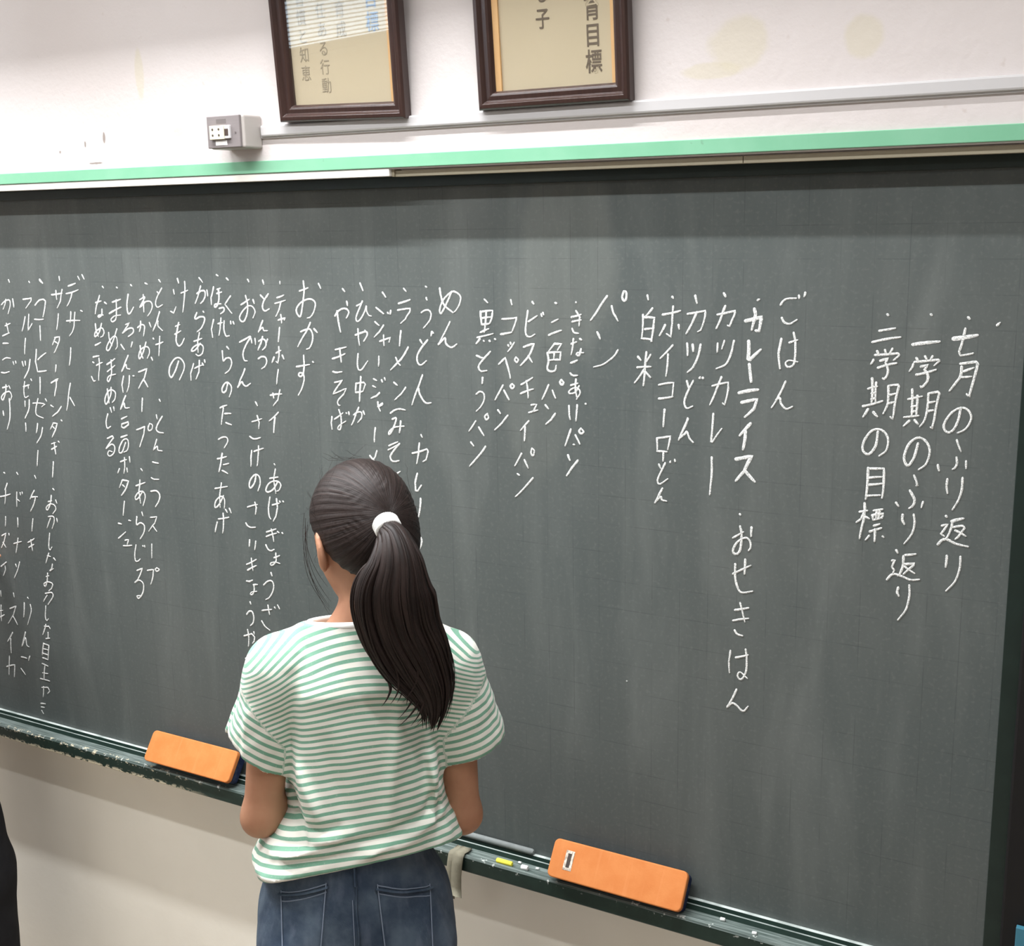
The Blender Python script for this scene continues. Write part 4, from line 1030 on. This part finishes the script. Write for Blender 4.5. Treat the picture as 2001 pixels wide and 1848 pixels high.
        for (xa, za, xb, zb, amp, wd) in ridges:
            ab = np.array([xb - xa, zb - za]); q = np.stack([p[:, 0] - xa, p[:, 2] - za], 1)
            t = np.clip(q @ ab / (ab @ ab), 0, 1)
            dist = np.linalg.norm(q - t[:, None] * ab, axis=1)
            fold += amp * np.exp(-(dist / wd) ** 2) * np.sin(np.pi * np.clip(t, .06, .94)) ** .5
        low = np.clip((.97 - p[:, 2]) / .12, 0, 1)
        for sg, tab in cfg.get('steps', []):                  # where the back panel hangs over the side
            t = np.array(tab)
            xl = np.interp(p[:, 2], t[:, 1], t[:, 0])
            w = np.clip((sg * (p[:, 0] - xl)) / .005, 0, 1)
            w = w * w * (3 - 2 * w) * np.clip((p[:, 2] - t[0, 1]) / .03, 0, 1) * np.clip((t[-1, 1] - p[:, 2]) / .03, 0, 1)
            fold -= .009 * w
        fold += .0022 * wob(p * [1.0, 1.0, .45], 38, 1.3) * (.35 + .65 * low) + .0012 * wob(p, 75, 4.0) * (.3 + .7 * low)
        d = d - fold * back
        for i in (0, 1):
            s = sleeve_f(p, i) - .0012 * wob(p, 55, 2.0 + i) - .0008 * wob(p, 110, 5.0 + i)
            if i == 0 and cfg.get('steps'):                    # front half of the left sleeve sits back behind a crease
                w = np.clip((-.181 - p[:, 0] + .10 * (p[:, 2] - 1.04)) / .003, 0, 1)
                s = s + .005 * w * (p[:, 1] < .015) * np.clip((1.11 - p[:, 2]) / .03, 0, 1)
            d = smin(d, s, .028)
        d = smax(d, hem_z(p) - p[:, 2], .004)
        # neck opening
        nk = (p - nb - np.array([0, .004, .007])) @ rotx(-.22)
        hole = np.sqrt((nk[:, 0] / .085) ** 2 + (nk[:, 1] / .067) ** 2) - 1
        hole = smax(hole * .067, -(nk[:, 2] + .016), .004)
        d = smax(d, nk[:, 2] - .006, .003)
        return smax(d, -hole, .003)
    def stripe(p):
        x = p[:, 0] - .004
        wtop = np.clip((p[:, 2] - 1.0) / .14, 0, 1)
        s = p[:, 2] - (.10 * (1 - wtop) + .02 * wtop) * x + 3.4 * x * x * wtop + .25 * p[:, 1] * (1 - wtop)
        bl = np.clip((.86 - p[:, 2]) / .05, 0, 1)
        s = s - bl * .008 * np.sin((x + .05) * 26)
        for i in (0, 1):
            a, b, ra, rb, nn = SL[i]
            nx, nz, off = cfg['seam'][i]
            a, b = np.array(a), np.array(b); ax = (b - a) / np.linalg.norm(b - a)
            on = (nx * p[:, 0] + nz * p[:, 2] > off) & (np.sign(b[0]) * p[:, 0] > .085)
            on &= sleeve_f(p, i) < torso_f(p) - .001
            st = (p - a) @ np.array(nn) / np.linalg.norm(nn)
            s = np.where(on, st + .0035 * np.sin(p[:, 1] * 50) , s)
        return s
    zlo = cfg['hem'][0] - .05
    sh_o = up(solid_obj('shirt', shirt, (-.27, -.17, zlo), (.27, .17, 1.25), cfg['sres'], mats['shirt'], r, {'stripe': stripe}))
    P = []
    for k in range(49):
        t = 2 * math.pi * k / 48
        q = rotx(-.22).dot(np.array([.0880 * math.cos(t), .0700 * math.sin(t), .0030]))
        P.append(nb + np.array([0, .004, .007]) + q)
    co = MB().tube(P, .0058, 10, caps=False).build('collar', mats['collar'], sh_o)
    # ---- trousers
    hipc, hw = cfg['hip']
    def jeans(p):
        q = p - np.array([hipc, 0, 0])
        d = ellipsoid(q, (0, -.005, .70), (hw, .118, .17))
        for sx in (-1, 1):
            d = smin(d, ellipsoid(q, (sx * hw * .47, -.060, .665), (hw * .50, .074, .098)), .03)
            l1, l2, l3 = cfg.get('legs', (hw * .50, .062, .052))
            leg = rcone(q, (sx * hw * .50, -.008, .62), (sx * hw * .52, .010, .33), l1, l2)
            leg = smin(leg, rcone(q, (sx * hw * .52, .010, .33), (sx * hw * .55, -.01, LEG0), l2, l3), .03)
            d = smin(d, leg, .022)
        d = smin(d, rcone(q, (0, -.006, .72), (0, -.006, .86), .112, .098), .05)
        d = smax(d, p[:, 2] - .875, .004)
        d = smax(d, LEG0 - p[:, 2], .003)
        crease = np.abs(q[:, 0]) + .25 * np.abs(p[:, 2] - .66)
        d = d + .006 * np.exp(-(q[:, 0] / .010) ** 2) * np.clip((.75 - p[:, 2]) / .10, 0, 1) * (p[:, 1] < 0)
        return d - .0018 * wob(p * [1, 1, .6], 48, 9.0)
    LEG0 = -.03
    jo = up(solid_obj('trousers', jeans, (hipc - hw - .05, -.18, LEG0 - .02), (hipc + hw + .05, .17, .90), cfg['jres'], mats['trousers'], r))
    if cfg.get('pockets'):
        def back_y(x, z):
            y = np.linspace(-.20, .05, 500); pp = np.stack([np.full(500, x), y, np.full(500, z)], 1)
            v = jeans(pp); i = np.argmax(v < 0)
            return y[i]
        for outline, stitch in cfg['pockets']:
            (xa, za), (xb, zb), (xc, zc), (xd, zd) = outline          # top-left, top-right, bottom-right, bottom-left
            n = 14; v = []; f = []
            for j in range(n + 1):
                for i in range(n + 1):
                    s, t = i / n, j / n
                    x = (xa * (1 - s) + xb * s) * (1 - t) + (xd * (1 - s) + xc * s) * t
                    z = (za * (1 - s) + zb * s) * (1 - t) + (zd * (1 - s) + zc * s) * t
                    e = min(i, n - i, j, n - j)
                    v.append((x, back_y(x, z) - (.0034 if e > 0 else -.0015), z))
            for j in range(n):
                for i in range(n):
                    a = j * (n + 1) + i; f.append((a, a + 1, a + n + 2, a + n + 1))
            pk = MB().add(v, f, 0, True).build('pocket', mats['trousers'], jo)
            # hem band and stitching
            band = MB(); rows = []
            for s in np.linspace(0, 1, 13):
                x = xa * (1 - s) + xb * s; z = za * (1 - s) + zb * s
                rows.append((x, back_y(x, z - .006) - .0028, z - .006))
            band  .tube(rows, .0060, 8, flat=.26, up=(0, 0, 1)); band.build('pocket_hem', mats['trousers'], pk)
            th = MB()
            def line(p0, p1, off=.0046):
                R = []
                for s in np.linspace(0, 1, 12):
                    x = p0[0] * (1 - s) + p1[0] * s; z = p0[1] * (1 - s) + p1[1] * s
                    R.append((x, back_y(x, z) - off, z))
                th.tube(R, .0010, 6)
            iA, iB = (xa + .004, za - .001), (xb - .004, zb - .001)
            line((xa + .003, za - .0015), (xb - .003, zb - .0015), .0050)
            line((xa + .003, za - .0135), (xb - .003, zb - .0135), .0034)
            line((xa + .003, za), (xd + .003, zd)); line((xb - .003, zb), (xc - .003, zc))
            th.build('stitching', M['thread'], pk)
        th = MB()
        th.tube([(hipc + .0025 * math.sin(k) * .4 + .003, back_y(hipc + .003, z) - .0012, z) for k, z in enumerate(np.linspace(.845, .56, 24))], .0032, 8, flat=.5)
        th.build('centre_seam', mats['trousers'], jo)
        th = MB()
        th.tube([(hipc - .003, back_y(hipc - .003, z) - .0012, z) for k, z in enumerate(np.linspace(.80, .58, 24))], .0008, 6)
        th.build('stitching', M['thread'], jo)
        MB().tube([(hipc + .002, back_y(hipc + .002, z) - .0032, z) for z in np.linspace(.870, .822, 8)], .0065, 8, flat=.3).build('belt_loop', mats['trousers'], jo)
    # ---- shoes
    for sx in (-1, 1):
        fx0 = hipc + sx * hw * .55
        def shoe(p, fx0=fx0):
            d = rcone(p, (fx0, -.045, -.072), (fx0 + .0, .075, -.088), .034, .030)
            d = smin(d, rcone(p, (fx0, .075, -.088), (fx0, .115, -.094), .032, .024), .02)
            d = smin(d, rcone(p, (fx0, -.03, -.05), (fx0, -.03, -.015), .036, .034), .02)
            return smax(d, FLOOR_Z + .012 - p[:, 2], .003)
        so = up(solid_obj('shoe', shoe, (fx0 - .06, -.12, -.13), (fx0 + .06, .17, .04), .006, M['shoe'], r))
        def sole(p, fx0=fx0):
            d = rcone(p, (fx0, -.045, -.11), (fx0, .105, -.11), .038, .034)
            return smax(smax(d, p[:, 2] - FLOOR_Z - .018, .003), FLOOR_Z + .0005 - p[:, 2], .002)
        solid_obj('sole', sole, (fx0 - .06, -.12, -.13), (fx0 + .06, .17, -.08), .006, M['sole'], so)
    return r

def make_pony(cfg, root, hair, up, hc, HM):
    R = random.Random(11); flick = 0
    path = catmull(np.array(cfg['pony'])[:, :3], 8); wdt = catmull(np.array(cfg['pony'])[:, [3, 4, 3]], 8)
    n = len(path)
    T = np.gradient(path, axis=0); T /= np.linalg.norm(T, axis=1)[:, None]
    side = np.cross(T, [0, -1, 0]); side /= np.linalg.norm(side, axis=1)[:, None]
    bk = np.cross(side, T)
    mb = MB(); sv = []
    def lock(a, b, t0, t1, rad, wv, ph, fl=0):
        i0 = int(t0 * (n - 1)); i1 = max(i0 + 6, int(t1 * (n - 1)))
        P = []; Rr = []
        L = i1 - i0
        for i in range(i0, i1 + 1):
            s = (i - i0) / L; g = i / (n - 1)
            w = wdt[i]
            aa = a + wv * math.sin(g * 5 + ph) * g; bb_ = b + wv * .5 * math.cos(g * 6 + ph) * g
            P.append(path[i] + side[i] * w[0] * aa + bk[i] * w[1] * bb_ + np.array([-.35 * fl * max(0, s - .62) ** 2, -.05 * fl * max(0, s - .62) ** 2, 0]))
            Rr.append(rad * (min(1, s * 6 + .35)) * (1 - .97 * max(0, (s - .55) / .45) ** 1.5))
        base = len(mb.v)
        mb.tube(P, Rr, 7, flat=.75)
        for i in range(len(P)):
            for k in range(7): sv.append((a * 9 + k * .55 + ph, b * 9, i * .09))
        for i in range(len(mb.v) - base - len(P) * 7):
            sv.append(sv[-1])
    for k in range(210):
        q = 2 * math.pi * R.random(); rr = math.sqrt(R.random()) * .86
        lock(rr * math.cos(q), rr * math.sin(q), R.uniform(0, .04), R.uniform(.86, 1.0) if R.random() < .6 else R.uniform(.70, .9), R.uniform(.0048, .0085), R.uniform(-.12, .12), R.uniform(0, 6.28))
    for k in range(22):                                    # curled tips
        q = 2 * math.pi * R.random(); rr = math.sqrt(R.random()) * .8
        lock(rr * math.cos(q), rr * math.sin(q), .1, R.uniform(.74, .98), R.uniform(.003, .0055), R.uniform(-.2, .2), R.uniform(0, 6.28), R.uniform(.3, 1.0))
    for k in range(60):                                    # fine loose hairs on the outside
        q = 2 * math.pi * R.random(); rr = R.uniform(.85, 1.0)
        lock(rr * math.cos(q), rr * math.sin(q), 0, R.uniform(.8, 1.0), R.uniform(.0010, .0022), R.uniform(-.25, .25), R.uniform(0, 6.28))
    po = up(mb.build('ponytail', M['hair'], root))
    me = po.data
    at = me.attributes.new('strand', 'FLOAT_VECTOR', 'POINT')
    sv = sv[:len(me.vertices)] + [sv[-1]] * max(0, len(me.vertices) - len(sv))
    at.data.foreach_set('vector', np.array(sv, np.float32).ravel())
    # elastic
    t = T[0]; c = path[0]
    tb = MB()
    for off in (-.006, 0.0, .006):
        ring = []
        for k in range(33):
            q = 2 * math.pi * k / 32
            ring.append(c + t * off + side[0] * math.cos(q) * .0150 + np.cross(side[0], t) * math.sin(q) * .0150)
        tb.tube(ring, .0050, 10, caps=False)
    up(tb.build('hair_tie', M['white_rib'], root))
    # flyaway hairs
    fw = MB()
    for k in range(22):
        th = R.uniform(-1.5, 1.5) if k < 16 else R.uniform(-1.9, -1.3)
        ph = R.uniform(-.5, .6)
        d = np.array([math.sin(th) * .0775, -.02 + ph * .05, .022 + math.cos(th) * .094])
        tang = np.array([math.cos(th), 0, -math.sin(th)]) * (1 if R.random() < .5 else -1)
        out = np.array([math.sin(th), 0, math.cos(th)])
        L = R.uniform(.02, .05)
        pts = [hc + HM @ (d + tang * L * s + out * (.001 + .010 * s * s * R.uniform(.5, 1.6))) for s in np.linspace(0, 1, 7)]
        fw.tube(pts, [.00018] * 6 + [.0001], 4)
    for k in range(6):                                    # wisps in front of the left ear
        z0 = R.uniform(.02, .05); y0 = R.uniform(.030, .048)
        L = R.uniform(.09, .15); bend = R.uniform(.004, .016)
        pts = [hc + HM @ np.array([-.072 - bend * math.sin(s * 3.0) + .022 * s * s, y0 + .012 * s, z0 - L * s]) for s in np.linspace(0, 1, 12)]
        fw.tube(pts, [.0003] * 10 + [.0002, .00012], 4)
    o = up(fw.build('loose_hair', M['hair'], root)); o['kind'] = 'stuff'

# the girl at the board, seen from behind
E_ = lambda app_x, app_z, y: ((app_x) * (1.776 + y) / 1.776, y, CAM_Z + (app_z - CAM_Z) * (1.776 + y) / 1.776)   # point seen at (x, z) of her mid plane, at depth y
pony = []
for (x, z, y, hw_, hd_) in ((.049, 1.343, -.086, .014, .014), (.058, 1.322, -.112, .022, .020), (.061, 1.285, -.130, .040, .026), (.056, 1.235, -.136, .059, .030),
                            (.064, 1.180, -.132, .059, .030), (.085, 1.130, -.128, .054, .028), (.104, 1.085, -.126, .040, .024), (.110, 1.045, -.124, .024, .016), (.103, 1.005, -.122, .012, .008)):
    pony.append((*E_(x, z, y), hw_, hd_))
girl = dict(
    at=(-1.08, -.42), rz=math.atan2(.60808, .79388), label='girl with a long black ponytail, striped green and white shirt and jeans, facing the blackboard',
    res=.0040, sres=.0034, jres=.0045,
    head=(.013, .025, 1.325), yaw=.42, pitch=-.30, neck=(.012, .002, 1.185),
    sh=((-.128, 0, 1.118), (.135, 0, 1.118)), shtop=((-.122, -.002, 1.131), (.128, -.002, 1.125)),
    el=((-.164, -.012, .893), (.150, .0, .862)), wr=((-.050, .170, .935), (.055, .180, .900)),
    hands=(((-.050, .170, .935), (.55, .75, .15), (.5, -.3, -.8), 1, (.35, .45, .5, .6), .92), ((.055, .180, .900), (-.55, .8, .2), (-.5, -.3, -.8), -1, (.5, .6, .65, .7), .92)),
    hip=(-.026, .157),
    hem=(.802, .145, .42),
    #        z     x0      x1     y0     y1
    torso=[(.76, -.168, .128, -.098, .092), (.795, -.172, .136, -.108, .100), (.825, -.184, .146, -.122, .108), (.850, -.168, .146, -.120, .108), (.880, -.146, .136, -.114, .104),
           (.93, -.132, .124, -.106, .100), (.98, -.124, .121, -.100, .098), (1.05, -.117, .120, -.096, .096), (1.11, -.125, .128, -.090, .088), (1.16, -.110, .115, -.070, .070), (1.20, -.07, .08, -.055, .055)],
    sleeves=(((-.118, .0, 1.125), (-.163, .012, .992), .055, .060, (-.53, .05, -.85)), ((.131, .0, 1.112), (.167, .012, .979), .055, .060, (.30, .10, -.95))),
    seam=((-.83, -.56, -.469), (.78, -.63, -.544)),
    steps=[(-1, [(-.085, .870), (-.096, .93), (-.104, .99), (-.109, 1.09)]), (1, [(.098, .880), (.106, .95), (.109, 1.02), (.110, 1.09)])],
    ridges=[(-.175, .805, -.059, .832, -.0034, .0045), (-.131, .790, -.019, .815, -.0030, .0045), (-.083, .823, .052, .838, -.0030, .005), (.045, .822, .120, .836, -.003, .0045), (-.150, .845, -.095, .875, -.003, .005), (.085, .850, .122, .905, -.003, .005),
             (-.112, 1.09, -.122, .93, -.006, .010), (-.118, .96, -.075, .855, .005, .012), (-.13, .90, -.10, .83, -.005, .010), (-.155, .80, -.03, .845, .0055, .009),
            (-.165, .835, -.05, .855, -.005, .008), (.03, .815, .115, .84, .005, .008), (.02, .835, .11, .862, -.0045, .008), (.06, 1.05, .035, .87, .004, .012), (.088, 1.03, .095, .88, -.004, .012),
            (-.06, .99, -.035, .86, -.003, .014), (.105, .94, .125, .845, .006, .010), (-.01, .806, .03, .822, .005, .007), (.10, 1.10, .118, .96, -.006, .012), (-.09, 1.13, -.115, 1.05, -.004, .012)],
    tie_h=(.0, -.098, .022), pony=pony,
    pockets=[(((-.140, .797), (-.064, .826), (-.086, .66), (-.140, .66)), 1), (((.006, .818), (.093, .785), (.090, .66), (.018, .66)), 1)],
)
make_person(girl, dict(shirt=M['jersey'], collar=M['white_rib'], trousers=M['denim']))

# another child writing at the far left: only a fingertip and a trouser edge reach into the picture
W2 = np.array(on_y(-.5, 1086, -.010)); at2 = np.array([-2.445, -.25])
wl_ = np.array([W2[0] - at2[0], W2[1] - at2[1], W2[2]])        # fingertip in the child's own frame
wr2 = wl_ - .152 * np.array([.26, .95, .10])
hd_ = ((.26, .95, .10), (-.5, .2, -.85), -1, (.05, .45, .6, .7), .92)
wr2 = wr2 + (wl_ - hand_prims(wr2, *hd_)[1][0][-1][1])
other = dict(
    at=tuple(at2), rz=0.0, label='person in dark clothes at the far left edge, a fingertip touching the board',
    res=.0050, sres=.006, jres=.007, head=(.0, .03, 1.325), yaw=.15, pitch=-.2, neck=(.0, .0, 1.185),
    sh=((-.13, 0, 1.118), (.13, 0, 1.118)), shtop=((-.12, 0, 1.12), (.12, 0, 1.12)),
    el=((-.165, -.01, .90), (.105, .03, .905)), wr=((-.15, .12, .80), tuple(wr2)),
    hands=(((-.15, .12, .80), (.1, .5, -.8), (.9, .2, .1), -1, (.3, .35, .4, .4), .92), (tuple(wr2), *hd_)),
    hip=(.0, .160), legs=(.074, .084, .086), hem=(.79, 0, 0),
    torso=[(.74, -.150, .150, -.10, .10), (.85, -.145, .145, -.105, .105), (1.05, -.125, .125, -.095, .095), (1.11, -.126, .126, -.09, .088), (1.16, -.11, .11, -.07, .07), (1.20, -.07, .07, -.055, .055)],
    sleeves=(((-.112, 0, 1.11), (-.160, .0, .985), .054, .054, (-.4, 0, -.9)), ((.112, 0, 1.11), (.130, .03, .985), .054, .052, (.1, .3, -.9))),
    seam=((-.83, -.56, -.469), (.78, -.63, -.544)), tie_h=(0, -.098, .022))
make_person(other, dict(shirt=M['dark'], collar=M['dark'], trousers=M['dark']))
